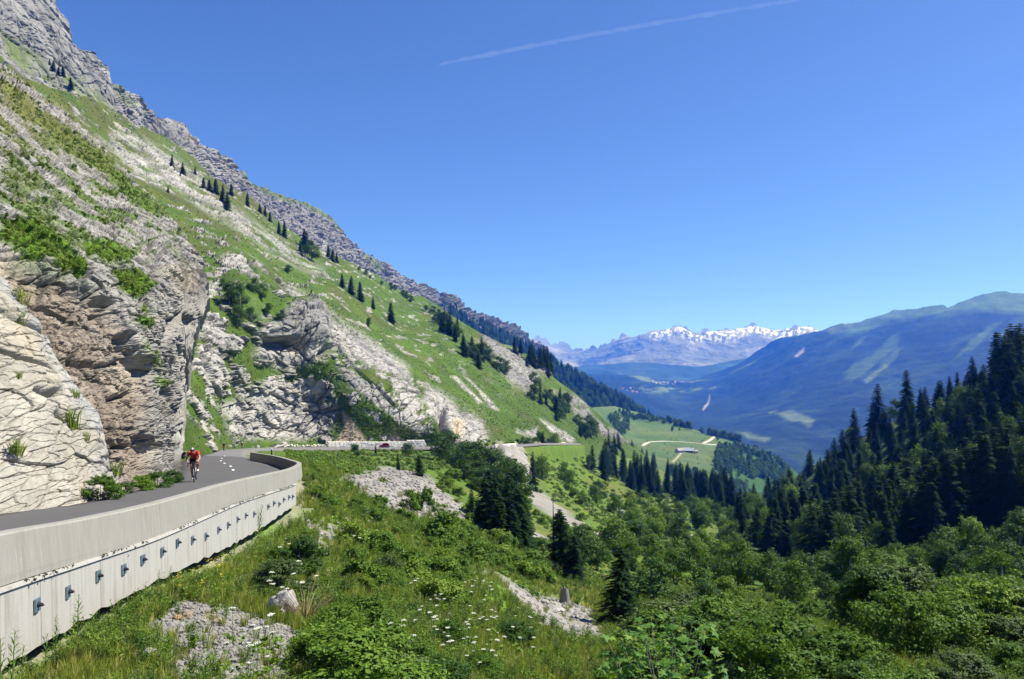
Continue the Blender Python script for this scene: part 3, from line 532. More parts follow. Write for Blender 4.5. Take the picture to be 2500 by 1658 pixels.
# ---- the hillside from the camera's feet down into the valley and up the wooded hill on the other side
ROADK = lambda Y: -1.85-.0929*Y
HC = [  # column, distance, row
 (-250, 6, 1750), (-250, 9, 1640), (-250, 20, 1400), (0, 6, 1900), (0, 9.5, 1700), (0, 11.2, 1622), (210, 6, 1900), (210, 11, 1600), (210, 14.4, 1510), (378, 6, 1920), (378, 9.5, 1655), (378, 12, 1550), (378, 17, 1425), (545, 6, 1950), (545, 12, 1560), (545, 18, 1430), (545, 25.2, 1345),
 (629, 31, 1298), (713, 37.5, 1240), (700, 6, 2000), (700, 8, 1800), (700, 12, 1585), (700, 16, 1480), (700, 24, 1360), (760, 37, 1255), (760, 50, 1165), (740, 60, 1142), (700, 80, 1125), (760, 90, 1122), (760, 180, 1108), (760, 240, 1102), (600, 110, 1112), (640, 150, 1104), (560, 150, 1106),
 (900, 6, 2050), (900, 14, 1580), (900, 25, 1430), (900, 40, 1315), (900, 55, 1240), (900, 70, 1190), (900, 110, 1143), (900, 180, 1114), (900, 240, 1101), (1100, 6, 2100), (1100, 9, 1880), (1100, 15, 1660), (1100, 25, 1505), (1100, 40, 1388), (1100, 60, 1310), (1100, 90, 1232), (1100, 150, 1152), (1100, 246, 1101),
 (1250, 6, 2150), (1250, 10, 1930), (1250, 20, 1660), (1250, 30, 1535), (1250, 45, 1428), (1250, 70, 1350), (1250, 100, 1290), (1250, 160, 1205), (1250, 235, 1138), (1250, 262, 1094), (1330, 300, 1110), (1400, 380, 1100), (1400, 330, 1135), (1500, 500, 1120), (1575, 600, 1130),
 (1450, 6, 2250), (1450, 10, 2030), (1450, 20, 1770), (1450, 40, 1560), (1450, 55, 1485), (1450, 80, 1405), (1450, 120, 1335), (1450, 200, 1262), (1450, 300, 1195), (1450, 420, 1140), (1600, 500, 1180), (1600, 800, 1165),
 (1700, 6, 2200), (1700, 10, 1970), (1700, 16, 1760), (1700, 25, 1630), (1700, 40, 1535), (1700, 70, 1450), (1700, 110, 1395), (1700, 160, 1340), (1700, 250, 1275), (1700, 400, 1220), (1700, 600, 1190), (1700, 900, 1185),
 (1850, 120, 1395), (1850, 200, 1330), (1850, 320, 1250), (1850, 450, 1205), (1850, 800, 1230),
 (2000, 6, 2150), (2000, 10, 1920), (2000, 20, 1680), (2000, 35, 1570), (2000, 60, 1500), (2000, 90, 1445), (2000, 130, 1405), (2000, 200, 1320), (2000, 290, 1210), (2000, 390, 1130), (2000, 440, 1135), (2000, 700, 1260),
 (2150, 140, 1380), (2150, 220, 1230), (2150, 310, 1085), (2150, 370, 1040), (2150, 450, 1100), (2300, 6, 2100), (2300, 10, 1870), (2300, 20, 1650), (2300, 35, 1560), (2300, 60, 1490), (2300, 90, 1430), (2300, 140, 1310), (2300, 220, 1130), (2300, 290, 1010), (2300, 330, 985), (2300, 420, 1060), (2300, 700, 1200),
 (2520, 6, 2100), (2520, 10, 1870), (2520, 20, 1640), (2520, 40, 1530), (2520, 70, 1440), (2520, 110, 1320), (2520, 180, 1110), (2520, 250, 960), (2520, 290, 940), (2520, 400, 1030), (2520, 700, 1200), (2750, 6, 2100), (2750, 20, 1640), (2750, 60, 1450), (2750, 150, 1150), (2750, 240, 960), (2750, 400, 1030), (2750, 800, 1200),
 (300, 60, 1170), (0, 40, 1180), (-250, 40, 1200), (300, 200, 1120), (0, 200, 1120), (400, 700, 1080), (900, 700, 1080), (1250, 700, 1080), (1250, 380, 1085), (0, 800, 1080)]
HC = np.array(HC, float)
htps = TPS(np.c_[HC[:, 0]/400, np.log(HC[:, 1])*1.6], HC[:, 2], 2e-3)
HX0, HX1, HNX = -260., 2760., 540; L0, L1, HNY = math.log(5.2), math.log(900.), 580
hpx = np.linspace(HX0, HX1, HNX); hl = np.linspace(L0, L1, HNY)
HPX, HL = np.meshgrid(hpx, hl); HD = np.exp(HL); HPY = htps(HPX/400, HL*1.6)
HP = W(HPX, HPY, HD)
# road: left and right edge in metres (x, y); z falls about 9 percent
RL = [(-11.6, -2), (-11.9, 8), (-12.7, 19.2), (-12.5, 22), (-13.0, 25), (-13.7, 28.2), (-14.8, 33.3), (-18.3, 42), (-23.5, 55), (-30, 71), (-38, 96), (-49.5, 131), (-60, 160), (-67, 192), (-67, 217), (-55, 233), (-39, 244), (-27, 251), (-13, 257), (-2.5, 268), (9, 296), (31, 385)]
RR = [(-6.5, -2), (-6.9, 8), (-7.9, 15.0), (-8.3, 17.6), (-8.9, 22), (-9.6, 27), (-10.4, 33), (-11.6, 41), (-15.5, 53), (-21.5, 67), (-27.5, 82), (-36, 105), (-46, 134), (-54, 160), (-60, 190), (-59, 211), (-51, 223), (-37, 235), (-26, 242), (-13, 248), (0, 260), (12, 292), (34, 380)]
NR = 420
rl = catmull(RL, NR); rr = catmull(RR, NR)
ymid = (rl[:, 1]+rr[:, 1])/2
rz = np.interp(ymid, [-2, 132, 150, 190, 214, 240, 249, 253, 265, 293, 382], [ROADK(-2), ROADK(132), -15.7, -19.5, -21.9, -24.4, -25.2, -25.5, -26.1, -28.2, -36.8])
rc = np.c_[(rl+rr)/2, rz]; rhw = np.linalg.norm(rl-rr, axis=1)/2
# wall top outer edge from (column, row, distance)
WT = np.array([(-6.75, 0, -1.52), (-7.0, 6, -1.96)]+[tuple(W(*p)) for p in ((0, 1304, 11.), (210, 1266, 14.2), (386, 1227, 17.8), (545, 1182, 24.5), (600, 1169, 28.5), (660, 1156, 32.5), (713, 1144, 36.8), (736, 1131, 41.5), (720, 1124, 47.5), (674, 1112.5, 61), (617.5, 1104, 79))])
wt = catmull(WT, 500); kend_w = int(np.argmin(np.abs(wt[:, 1]-37.3)))
_t = np.gradient(wt, axis=0); _t[:, 2] = 0; _t /= np.linalg.norm(_t, axis=1, keepdims=True); wout = np.c_[_t[:, 1], -_t[:, 0], 0*_t[:, 0]]
def ground_z(x, y):
    """height of the hillside at a point"""
    D = np.asarray(y, float); px = HX+np.asarray(x, float)/D*F
    i = np.clip((px-HX0)/(HX1-HX0)*(HNX-1), 0, HNX-1.001); j = np.clip((np.log(D)-L0)/(L1-L0)*(HNY-1), 0, HNY-1.001)
    i0, j0 = i.astype(int), j.astype(int); a, b = i-i0, j-j0; Z = HP[..., 2]
    return (Z[j0, i0]*(1-a)+Z[j0, i0+1]*a)*(1-b)+(Z[j0+1, i0]*(1-a)+Z[j0+1, i0+1]*a)*b
def hill_row(px, py, dmin=6, dmax=800):
    """nearest distance at which the hillside shows at (px, py)"""
    l = np.linspace(math.log(dmin), math.log(dmax), 500); v = HY-ground_z((px-HX)/F*np.exp(l), np.exp(l))/np.exp(l)*F
    k = np.argmax(v <= py); return float(np.exp(l[k]))
sub = rc[::2]
dist = np.full(HPX.shape, 1e9); zr = np.zeros(HPX.shape); hw = np.zeros(HPX.shape); sgn = np.zeros(HPX.shape)
for k in range(len(sub)-1):
    m = (np.abs(HP[..., 1]-sub[k, 1]) < 30)
    if not m.any(): continue
    dd = np.hypot(HP[..., 0][m]-sub[k, 0], HP[..., 1][m]-sub[k, 1]); cur = dist[m]; b = dd < cur
    cur[b] = dd[b]; dist[m] = cur; z_ = zr[m]; z_[b] = sub[k, 2]; zr[m] = z_; h_ = hw[m]; h_[b] = rhw[k*2]; hw[m] = h_
wq = HP/np.clip(HD/14, 1, 6)[..., None]; wx_, wy_ = HPX+34*fbm(wq*.5, 4, 201), HPY+22*fbm(wq*.5, 4, 202)
SCREES = [([(840, 1168), (945, 1137), (1038, 1166), (1135, 1232), (1127, 1283), (1038, 1267), (949, 1252), (883, 1197)], 9), ([(1268, 1176), (1296, 1182), (1360, 1236), (1441, 1284), (1445, 1300), (1387, 1285), (1290, 1224)], 7), ([(1208, 1092), (1255, 1088), (1288, 1120), (1294, 1178), (1255, 1160), (1224, 1122)], 6),
    ([(1131, 1387), (1232, 1416), (1329, 1447), (1449, 1486), (1480, 1565), (1406, 1556), (1309, 1508), (1224, 1432)], 10), ([(747, 1258), (883, 1298), (1018, 1376), (1040, 1402), (999, 1390), (863, 1320), (797, 1362), (740, 1292)], 10), ([(345, 1537), (455, 1468), (629, 1500), (740, 1554), (720, 1690), (420, 1690), (395, 1590)], 14), ([(1290, 1278), (1345, 1310), (1350, 1340), (1300, 1310)], 6), ([(720, 1290), (790, 1350), (860, 1420), (800, 1430), (730, 1360)], 16), ([(60, 1640), (250, 1535), (270, 1560), (110, 1680)], 12), ([(1440, 1290), (1530, 1330), (1520, 1340), (1440, 1305)], 4)]
scree = np.zeros(HPX.shape)
for k, (pg, so) in enumerate(SCREES):
    w_ = poly(wx_, wy_, pg, so)
    if k in (4, 7, 8): w_ = w_*sstep(-.25, .1, fbm(HP*.9, 3, 205))
    scree = np.maximum(scree, w_)
rockc = poly(wx_, wy_, SCREES[2][0], 8)
HILL0 = HP[..., 2].copy()
amp = np.clip(HD/40, .35, 3.5)
rel = amp*(.30*fbm(HP*.25/np.clip(HD/40, .5, 4)[..., None], 4, 211))+scree*.10*fbm(HP*2.2, 3, 213)+rockc*3.*ridged(HP*np.array([.2, .2, .1]), 3, 215)
Zn = HP[..., 2]+rel
mound = 1.3*np.exp(-((HPX-2150)/260)**2-((HL-math.log(23))/.35)**2)   # knoll among the bushes
Zn += mound
wsamp = (wt+wout*.25)[:kend_w:6]; dw = np.full(HPX.shape, 1e9); mw = (HD < 42) & (HPX < 900)
for q in wsamp: dw[mw] = np.minimum(dw[mw], np.hypot(HP[..., 0][mw]-q[0], HP[..., 1][mw]-q[1]))
Zn -= .32*np.exp(-(dw/.55)**2)
inside = sstep(hw+2.0, hw+.6, dist)
cap = zr-.4
below = np.where(dist < hw+1.2, np.minimum(Zn, cap), Zn)
lvl = np.where(HP[..., 1] > 84, below*(1-inside)+np.minimum(cap, np.maximum(below, cap-.4))*inside, below)
HP[..., 2] = lvl
gn = fbm(HP*.08, 4, 221); c = mixc(GRASS*1.0, OLIVE*1.1, sstep(-.1, .4, gn)); c = mixc(c, GRASSD*1.2, .7*sstep(.05, .35, fbm(HP*.2, 4, 223)))
c = mixc(c, SOIL, .55*sstep(.2, .5, fbm(HP*.5, 3, 225))*sstep(60, 20, HD))
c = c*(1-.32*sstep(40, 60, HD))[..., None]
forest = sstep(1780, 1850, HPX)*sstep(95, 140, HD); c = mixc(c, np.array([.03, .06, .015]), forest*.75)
c = mixc(c, mixc(GRASS*.75, OLIVE*.7, sstep(-.2, .3, fbm(HP*.03, 4, 229))), sstep(150, 250, HD)*(1-sstep(1700, 1760, HPX))*.8)
sc_col = mixc(SCREE, np.array([.22, .20, .165]), sstep(-.2, .4, fbm(HP*.4, 3, 227))); sc_col = mixc(sc_col, LIME, rockc)
c = mixc(c, sc_col, scree)
c = mixc(c, np.array([.23, .21, .17]), .8*sstep(1.6, .4, dist-hw)*sstep(-.3, .1, gn)*sstep(190, 150, HD))
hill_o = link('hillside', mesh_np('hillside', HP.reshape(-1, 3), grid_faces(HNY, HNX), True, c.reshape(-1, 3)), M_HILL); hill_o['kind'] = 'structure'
HSCREE = scree; HDIST = dist-hw
def hmask(A, px, D):
    i = np.clip((np.asarray(px, float)-HX0)/(HX1-HX0)*(HNX-1), 0, HNX-1).round().astype(int); j = np.clip((np.log(D)-L0)/(L1-L0)*(HNY-1), 0, HNY-1).round().astype(int); return A[j, i]

# ---- road surface and its dashes
t = NT('asphalt'); oc = t.coord(); n1 = t.noise(oc, 14, 5, .7); n2 = t.noise(t.mapping(oc, (.3, .12, 1)), 1., 4)
sepy = t.n('ShaderNodeSeparateXYZ'); t.l(oc, sepy.inputs[0]); newer = t.math('LESS_THAN', sepy.outputs[1], 92.)
col = t.mix(newer, t.mix(n2, (.145, .142, .136), (.19, .187, .178)), t.mix(n2, (.07, .068, .068), (.105, .102, .10)))
t.pbr(t.mix(t.math('MULTIPLY', n1, .35), col, (.05, .05, .05)), .85, normal=t.bump(n1, .4, .01)); M_ASPHALT = t.m
u = np.linspace(0, 1, 9)[None, :, None]
L3 = np.c_[rl, rz]; R3 = np.c_[rr, rz]; RP = L3[:, None]*(1-u)+R3[:, None]*u
RP[..., 0] += 0; RP[..., 2] += .05*(1-(2*u[..., 0]-1)**2)+.02*noise3(RP*.4, 3)
V = RP.reshape(-1, 3); lo = V.reshape(NR, 9, 3)[:, [0, 8]].copy(); lo[..., 2] -= .5
Vr = np.concatenate([V, lo.reshape(-1, 3)]); fs = [grid_faces(NR, 9)]; i = np.arange(NR-1); b0 = NR*9
fs.append(np.c_[i*9, (i+1)*9, b0+(i+1)*2, b0+i*2]); fs.append(np.c_[(i+1)*9+8, i*9+8, b0+i*2+1, b0+(i+1)*2+1])
road = link('road', mesh_np('road', Vr, [np.concatenate(fs)], True), M_ASPHALT); road['kind'] = 'structure'
M_PAINT = mat_plain('worn_white_paint', (.72, .72, .70), .7, 0, .15, 20)
def road_pt(y, off):
    k = int(np.argmin(np.abs(rc[:, 1]-y)+1e3*(np.arange(NR) > 300))); tv = rc[min(k+1, NR-1)]-rc[k-1]; tv /= np.linalg.norm(tv); nv = np.array([tv[1], -tv[0], 0]); return rc[k]+nv*off, tv, nv
dash_me = None
for y in (47.4, 54.6, 62, 70, 80, 91):
    p, tv, nv = road_pt(y, .0); h = .6 if y < 40 else .95
    V = [p-tv*h-nv*.075, p-tv*h+nv*.075, p+tv*h+nv*.075, p+tv*h-nv*.075]; V = np.array(V); V[:, 2] += .075; Vb = V.copy(); Vb[:, 2] -= .02
    link('centre_line_dash', mesh_np('dash', np.r_[V, Vb], [[0, 1, 2, 3], [0, 4, 5, 1], [1, 5, 6, 2], [2, 6, 7, 3], [3, 7, 4, 0]]), M_PAINT, road)

lap('terrain')

# ================================================================== RETAINING WALL
def concrete(name, c1, c2, streak=.35):
    t = NT(name); oc = t.coord(); n = t.noise(oc, 1.3, 5, .6); n2 = t.noise(t.mapping(oc, (3.2, 3.2, .22)), 2.2, 5, .65); n3 = t.noise(oc, 26, 4, .6)
    c = t.mix(n, c1, c2); c = t.mix(t.maprange(n2, .48, .70, 0, streak), c, (.165, .145, .105)); c = t.mix(t.maprange(n3, .66, .74, 0, .6), c, (.16, .14, .11))
    n5 = t.noise(t.mapping(oc, (6, 6, .5)), 3., 3); c = t.mix(t.maprange(n5, .55, .75, 0, .35), c, (.42, .407, .374))
    t.pbr(c, .85, normal=t.bump(t.math('ADD', n3, t.math('MULTIPLY', n2, .6)), .35, .012), spec=.2); return t.m
M_PARAPET = concrete('smooth_concrete', (.225, .22, .195), (.285, .278, .25)); M_WALL = concrete('stained_concrete', (.31, .303, .275), (.39, .383, .36), .5)
M_STEEL = mat_plain('galvanised_steel', (.24, .32, .40), .45, .7, .2, 30); M_DARKSTEEL = mat_plain('dark_anchor_steel', (.045, .045, .055), .5, .6)
wall = empty('retaining_wall', (0, 0, 0)); tag(wall, 'curved concrete retaining wall with parapet and steel anchor heads below the road', 'wall')
wtan = np.gradient(wt, axis=0); wtan[:, 2] = 0; wtan /= np.linalg.norm(wtan, axis=1, keepdims=True); wout = np.c_[wtan[:, 1], -wtan[:, 0], 0*wtan[:, 0]]
wpx = HX+wt[:, 0]/np.maximum(wt[:, 1], .5)*F
kend = int(np.argmin(np.abs(wt[:, 1]-37.3)))
def extrude(name, ks, prof, mat, parent, ends=True):
    """prof: per station list of (outward, up) pairs; closed loop"""
    m = len(prof(ks[0])); V = np.concatenate([[wt[k]+wout[k]*a+np.array([0, 0, b])+wtan[k]*(.006 if k == ks[0] else -.006 if k == ks[-1] else 0) for a, b in prof(k)] for k in ks])
    n = len(ks); i = np.arange(n-1)[:, None]*m; j = np.arange(m)[None]; jj = (j+1) % m
    fq = np.stack([i+j, i+m+j, i+m+jj, i+jj], -1).reshape(-1, 4); MBx = MB(); MBx.add(V, fq)
    for base in (0, (n-1)*m):
        c = V[base:base+m].mean(0); MBx.add(np.r_[V[base:base+m], c[None]], np.c_[np.arange(m), (np.arange(m)+1) % m, np.full(m, m)])
    return MBx.build(name, mat, parent)
def par_prof(k):
    hz = .64+.03*math.sin(k*.07)
    return [(-.26, -.03), (-.24, 0), (-.02, 0), (0, -.03), (.045, -hz), (.045, -hz-.12), (-.34, -hz-.12), (-.32, -hz)]
cuts = [int(np.argmin(np.abs(wt[:, 1]-y)+1e3*(np.arange(500) > kend+200))) for y in (0, 9.4, 17.8, 28.5, 41)]+[int(kend+.45*(499-kend)), 499]
for a, b in zip(cuts[:-1], cuts[1:]):
    ks = np.unique(np.r_[np.arange(a, b, 3), b]); extrude('parapet_panel', ks, par_prof, M_PARAPET, wall)
# foot of the lower wall
ftx = [(0, 1612), (42, 1598), (210, 1500), (378, 1415), (545, 1337), (629, 1291), (713, 1233)]
def wall_bottom(k): return (HY-np.interp(wpx[k], [p[0] for p in ftx], [p[1] for p in ftx]))/F*wt[k, 1] if wpx[k] > 0 else wt[k, 2]-1.95
def wall_prof(k):
    b = wall_bottom(k)-wt[k, 2]; t0 = -.745; b = min(b, -1.2)+.05*math.sin(k*.9)*math.sin(k*.13)
    return [(-.5, t0), (.12, t0), (.135, t0-.05), (.10, t0-.07), (.12, b), (-.5, b-.0)]
wy = wt[:kend, 1]
seams = [0]+[int(np.argmin(np.abs(wt[:kend, 1]-y))) for y in (5.5, 9.2, 11.9, 14.6, 18.2, 22., 26.2, 31.0)]+[kend]
for a, b in zip(seams[:-1], seams[1:]):
    ks = np.unique(np.r_[np.arange(a, b, 2), b]); extrude('wall_panel', ks, wall_prof, M_WALL, wall)
ANCH = [(71, 1478), (148, 1446), (221.5, 1406), (284, 1390), (333.5, 1366), (379, 1347), (421.6, 1325), (459.4, 1318), (490, 1309.6), (522.8, 1293.7), (548, 1282), (571, 1268.5), (591.6, 1259), (611, 1255), (647, 1237), (661.6, 1228.7), (673.8, 1230.8), (686.4, 1220), (698.6, 1214), (707, 1213)]
plate_me = None
for k, (ax, ay) in enumerate(ANCH):
    i = int(np.argmin(np.abs(wpx[:kend]-ax)+1e3*(wt[:kend, 1] < 5))); y = wt[i, 1]; z = (HY-ay)/F*y
    if plate_me is None:
        m = MB(); m.box((.014, 0, 0), (.03, .20, .235)); plate_me = m.mesh('plate'); plate_me.materials.append(M_STEEL)
        m = MB(); m.tube([(.02, 0, .01), (.05, 0, .008), (.06, 0, .006)], [.055, .052, .036], 10); m.tube([(.05, 0, .006), (.10, 0, -.004)], [.036, .034], 6); m.tube([(.10, 0, -.004), (.125, 0, -.01)], .016, 6); bolt_me = m.mesh('anchor_bolt'); bolt_me.materials.append(M_DARKSTEEL)
        cap_me = None
    a = bpy.data.objects.new('anchor_plate', plate_me); COL.objects.link(a); a.parent = wall
    a.location = wt[i]*np.array([1, 1, 0])+wout[i]*.118+np.array([0, 0, z]); a.scale = (.85, .85, .85); a.rotation_euler = (random.uniform(-.05, .05), random.uniform(-.03, .03), math.atan2(wout[i, 1], wout[i, 0])+random.uniform(-.04, .04))
    b = bpy.data.objects.new('anchor_bolt', bolt_me); COL.objects.link(b); b.parent = a
lap('wall')

# ================================================================== PLANTS
M_BARK = mat_plain('bark', (.11, .085, .06), .9, 0, .35, 9); M_BARKP = mat_plain('grey_bark', (.22, .20, .17), .9, 0, .3, 9)
M_SPRUCE = mat_leaf('spruce_needles', (.007, .019, .007), (.022, .046, .013), .12, spec=.04, rough=.9)
M_BROAD = mat_leaf('broad_leaves', (.034, .085, .008), (.135, .23, .024), .28, c3=(.165, .25, .026))
M_BROADD = mat_leaf('dark_broad_leaves', (.018, .052, .009), (.062, .13, .018), .22)
M_BUSH = mat_leaf('bush_leaves', (.038, .095, .010), (.17, .275, .032), .28, c3=(.20, .28, .034))
M_WEED = mat_leaf('weed_leaves', (.055, .12, .012), (.19, .28, .038), .30)
M_GRASSB = mat_leaf('grass_blades', (.08, .135, .014), (.34, .345, .065), .30, c3=(.42, .36, .14))
M_FERN = mat_leaf('low_cover_leaves', (.035, .085, .009), (.11, .17, .02), .22, c3=(.16, .17, .03))
M_OLIVE = mat_leaf('grey_green_leaves', (.04, .075, .022), (.13, .175, .055), .25); M_MAPLE = mat_leaf('maple_leaves', (.045, .12, .02), (.11, .22, .035), .28, c3=(.20, .27, .03))
M_WHITE = mat_plain('white_petals', (.66, .66, .55), .8); M_YELLOW = mat_plain('yellow_petals', (.70, .55, .03), .8)
M_STEM = mat_plain('green_stem', (.10, .16, .04), .8); M_DRY = mat_plain('dry_twig', (.24, .18, .10), .9)
M_STONE = mat_plain('loose_limestone', (.20, .193, .176), .9, 0, .35, 3.)
def quads(C, N, size, rng, aspect=.55, up=.0, T=None):
    """leaf quads centred at C, facing about N"""
    n = len(C); N = N+rng.normal(0, .45, (n, 3)); N[:, 2] += up; N /= np.linalg.norm(N, axis=1, keepdims=True)+1e-9
    T = rng.normal(0, 1, (n, 3)) if T is None else T; T = T-N*np.sum(T*N, 1, keepdims=True); T /= np.linalg.norm(T, axis=1, keepdims=True)+1e-9
    B = np.cross(N, T); s = (size*rng.uniform(.65, 1.35, n))[:, None]
    V = np.stack([C-T*s, C-B*s*aspect+N*s*.12, C+T*s, C+B*s*aspect+N*s*.12], 1).reshape(-1, 3)
    return V, np.arange(4*n).reshape(-1, 4)
def make_spruce(seed, wid=.20, lev=30, ragged=.3):
    g = np.random.default_rng(seed); m = MB(); tr = MB()
    tr.tube([(0, 0, -.03), (.003, 0, .3), (0, .002, .7), (0, 0, .985)], [.017, .013, .007, .001], 6)
    for k in range(lev):
        z = .05+.94*(k/(lev-1))**1.0; r = wid*(1-z)**.72*(1+.18*math.sin(k*2.1+seed))+.010; nb = int(7+6*(1-z))
        for b in range(nb):
            a = g.uniform(0, 2*math.pi); rr = r*g.uniform(1-ragged, 1.12); nsp = max(3, int(3+rr/.022)); tt = np.linspace(.18, 1, nsp)
            dx, dy = math.cos(a), math.sin(a); zz = z+.02*(1-z)-(rr*.50*tt**1.4)+rr*.18*np.maximum(0, tt-.7)
            c = np.c_[dx*rr*tt, dy*rr*tt, zz]
            for sd in (-1, 1):
                o = np.array([dx*.75-dy*sd*.66, dy*.75+dx*sd*.66, -.42]); L = (.030+.030*(1-z))*g.uniform(.7, 1.3, nsp)*(1.25-.55*tt)
                w = np.array([-o[1], o[0], 0]); w /= np.linalg.norm(w); p = c
                V = np.stack([p+w*.007, p+o*L[:, None]*.55+w*.011+[0, 0, -.002], p+o*L[:, None], p+o*L[:, None]*.5-w*.012-np.array([0, 0, .012])], 1).reshape(-1, 3)
                m.add(V, np.arange(4*nsp).reshape(-1, 4))
    m.add([(-.006, 0, .95), (.006, 0, .95), (0, 0, 1.01)], [[0, 1, 2]])
    return tr.mesh('trunk', True), m.mesh('crown')
def make_broad(seed, nl=2600, leaf=.026, lobes=11, trunk=True, flat=1.0, base=.30, spread=.30):
    g = np.random.default_rng(seed); m = MB(); tr = MB(); Ls = []
    for k in range(lobes):
        a = g.uniform(0, 2*math.pi); h = base+(1-base)*.82*(k+.5)/lobes; rad = spread*math.sin(math.pi*min(.97, .22+.72*(k+.5)/lobes))*g.uniform(.55, 1.0)
        Ls.append((np.array([math.cos(a)*rad, math.sin(a)*rad, h*flat+.06]), np.array([.15, .15, .12])*g.uniform(.55, 1.35)))
    Ls.append((np.array([0, 0, .86*flat]), np.array([.14, .14, .12])))
    ns = 34 if trunk else 60                        # shoots that break the outline
    for k in range(ns):
        c, r = Ls[g.integers(len(Ls))]; d = g.normal(0, 1, 3); d[2] = abs(d[2])+.35; d /= np.linalg.norm(d); L = g.uniform(.06, .17); p0 = c+d*r*.8; nn = int(nl/190); tt = g.uniform(.1, 1, nn)[:, None]
        V, f = quads(p0+d*L*tt+g.normal(0, .016, (nn, 3)), np.tile(d, (nn, 1))+g.normal(0, .6, (nn, 3)), np.full(nn, leaf*.9), g); m.add(V, f)
    if trunk:
        tr.tube([(0, 0, -.05), (.01, 0, base*.6), (.0, .01, .62*flat), (0, 0, .82*flat)], [.026, .02, .012, .003], 7)
        for c, r in Ls[::2]: tr.tube([(0, 0, max(base*.55, c[2]*.5)), c*.6+np.array([0, 0, c[2]*.22]), c], [.011, .007, .003], 5)
    else:
        for c, r in Ls: tr.tube([(c[0]*.1, c[1]*.1, -.03), c*.55, c], [.008, .006, .002], 4)
    w = np.array([l[1].prod()**.66 for l in Ls]); cnt = (nl*w/w.sum()).astype(int)
    for (c, r), n in zip(Ls, cnt):
        d = g.normal(0, 1, (n, 3)); d /= np.linalg.norm(d, axis=1, keepdims=True)
        clump = 1+.42*np.sin(d[:, 0]*5+seed)*np.sin(d[:, 1]*6+c[2]*9)*np.cos(d[:, 2]*5)
        rad = (g.uniform(.30, 1, n)**.30*clump*g.uniform(.85, 1.15, n))[:, None]; V, f = quads(c+d*r*rad, d+np.array([0, 0, .35]), leaf, g); m.add(V, f)
    return tr.mesh('trunk', True), m.mesh('crown')
SPR = [make_spruce(s, w, l, rg) for s, w, l, rg in ((1, .19, 30, .45), (2, .17, 32, .5), (3, .22, 28, .45), (4, .16, 34, .6))]
BRO = [make_broad(s, 3000, .023, l, True, 1.0, b_, sp) for s, l, b_, sp in ((11, 12, .12, .30), (12, 15, .08, .27), (13, 10, .14, .34), (14, 13, .10, .24))]
SHR = [make_broad(s, 2200, .034, l, False, .78, .10, .42) for s, l in ((21, 9), (22, 11), (23, 7))]
FINE = [make_broad(s, 7500, .020, l, False, .80, .08, .42) for s, l in ((31, 12), (32, 14))]
M_VEG = {'spruce': (M_BARK, M_SPRUCE), 'broad': (M_BARKP, M_BROAD), 'dark': (M_BARKP, M_BROADD), 'shrub': (M_BARKP, M_BUSH), 'fine': (M_BARKP, M_BUSH)}
PROT = {'spruce': SPR, 'broad': BRO, 'dark': [(t_, c_.copy()) for t_, c_ in BRO], 'shrub': SHR, 'fine': FINE}
for kd, L in PROT.items():
    for t_, c_ in L:
        if not t_.materials: t_.materials.append(M_VEG[kd][0])
        c_.materials.clear(); c_.materials.append(M_VEG[kd][1])
for mt in (M_BROADD, M_OLIVE, M_BROAD):
    for t_, c_ in FINE[:2]: c2 = c_.copy(); c2.materials.clear(); c2.materials.append(mt); FINE.append((t_, c2))
NAMES = {'spruce': ('spruce_tree', 'tree'), 'broad': ('broadleaf_tree', 'tree'), 'dark': ('broadleaf_tree', 'tree'), 'shrub': ('shrub', 'shrub'), 'fine': ('leafy_bush', 'bush')}
def plant(kind, pos, h, label, group=None, wide=1., name=None, cat=None, v=None):
    t_, c_ = PROT[kind][v if v is not None else random.randrange(len(PROT[kind]))]; n, ct = NAMES[kind]
    e = empty(name or n, tuple(np.asarray(pos, float)-np.array([0, 0, .02*h])), random.uniform(0, 6.28)); e.scale = (h*wide*random.uniform(.85, 1.15), h*wide*random.uniform(.85, 1.15), h); e.rotation_euler.x = random.gauss(0, .03); e.rotation_euler.y = random.gauss(0, .03)
    tag(e, label, cat or ct, group)
    for nm, me in (('trunk' if kind in ('spruce', 'broad', 'dark') else 'stems', t_), ('crown' if kind in ('spruce', 'broad', 'dark') else 'foliage', c_)):
        o = bpy.data.objects.new(nm, me); COL.objects.link(o); o.parent = e
    return e
def hpos(px, py=None, D=None):
    D = hill_row(px, py) if D is None else D; x = (px-HX)/F*D; return np.array([x, D, float(ground_z(x, D))])
rnd = random.uniform
# ---- shaded forest hill
def hill_lab(px, D, what):
    z_ = 'in the lowest rows' if D < 185 else 'halfway up' if D < 275 else 'near the skyline'; w_ = 'at the valley end' if px < 1990 else 'in the middle' if px < 2230 else 'on the right-hand part'
    return f'{what} {z_} {w_} of the shaded forest hill'
gs = 'spruces of the shaded forest hill'; gb = 'leafy trees of the shaded forest hill'
ncol, nrow = 27, 11
for r_ in range(nrow):
    for c_ in range(ncol):
        px = 1795+(c_+rnd(-.5, .5)+.5*(r_ % 2))/ncol*800; lD = math.log(132)+(r_+rnd(-.5, .5))/nrow*(math.log(370)-math.log(132)); D = math.exp(lD)
        if px < 1960 and D < 148+(1960-px)*.25: continue
        if px < 1900 and D > 380: continue
        p = hpos(px, D=D); leafy = random.random() < (.34 if (px > 2230 and 160 < D < 270) or (px < 2000 and D < 260) else .14)
        if leafy: plant(random.choice(('broad', 'dark')), p, rnd(8, 13), hill_lab(px, D, 'lighter leafy tree'), gb, rnd(.75, 1.0))
        else: plant('spruce', p, rnd(10, 16.5)*(.82 if D > 250 else 1), hill_lab(px, D, 'dark spruce'), gs, rnd(1.05, 1.5))
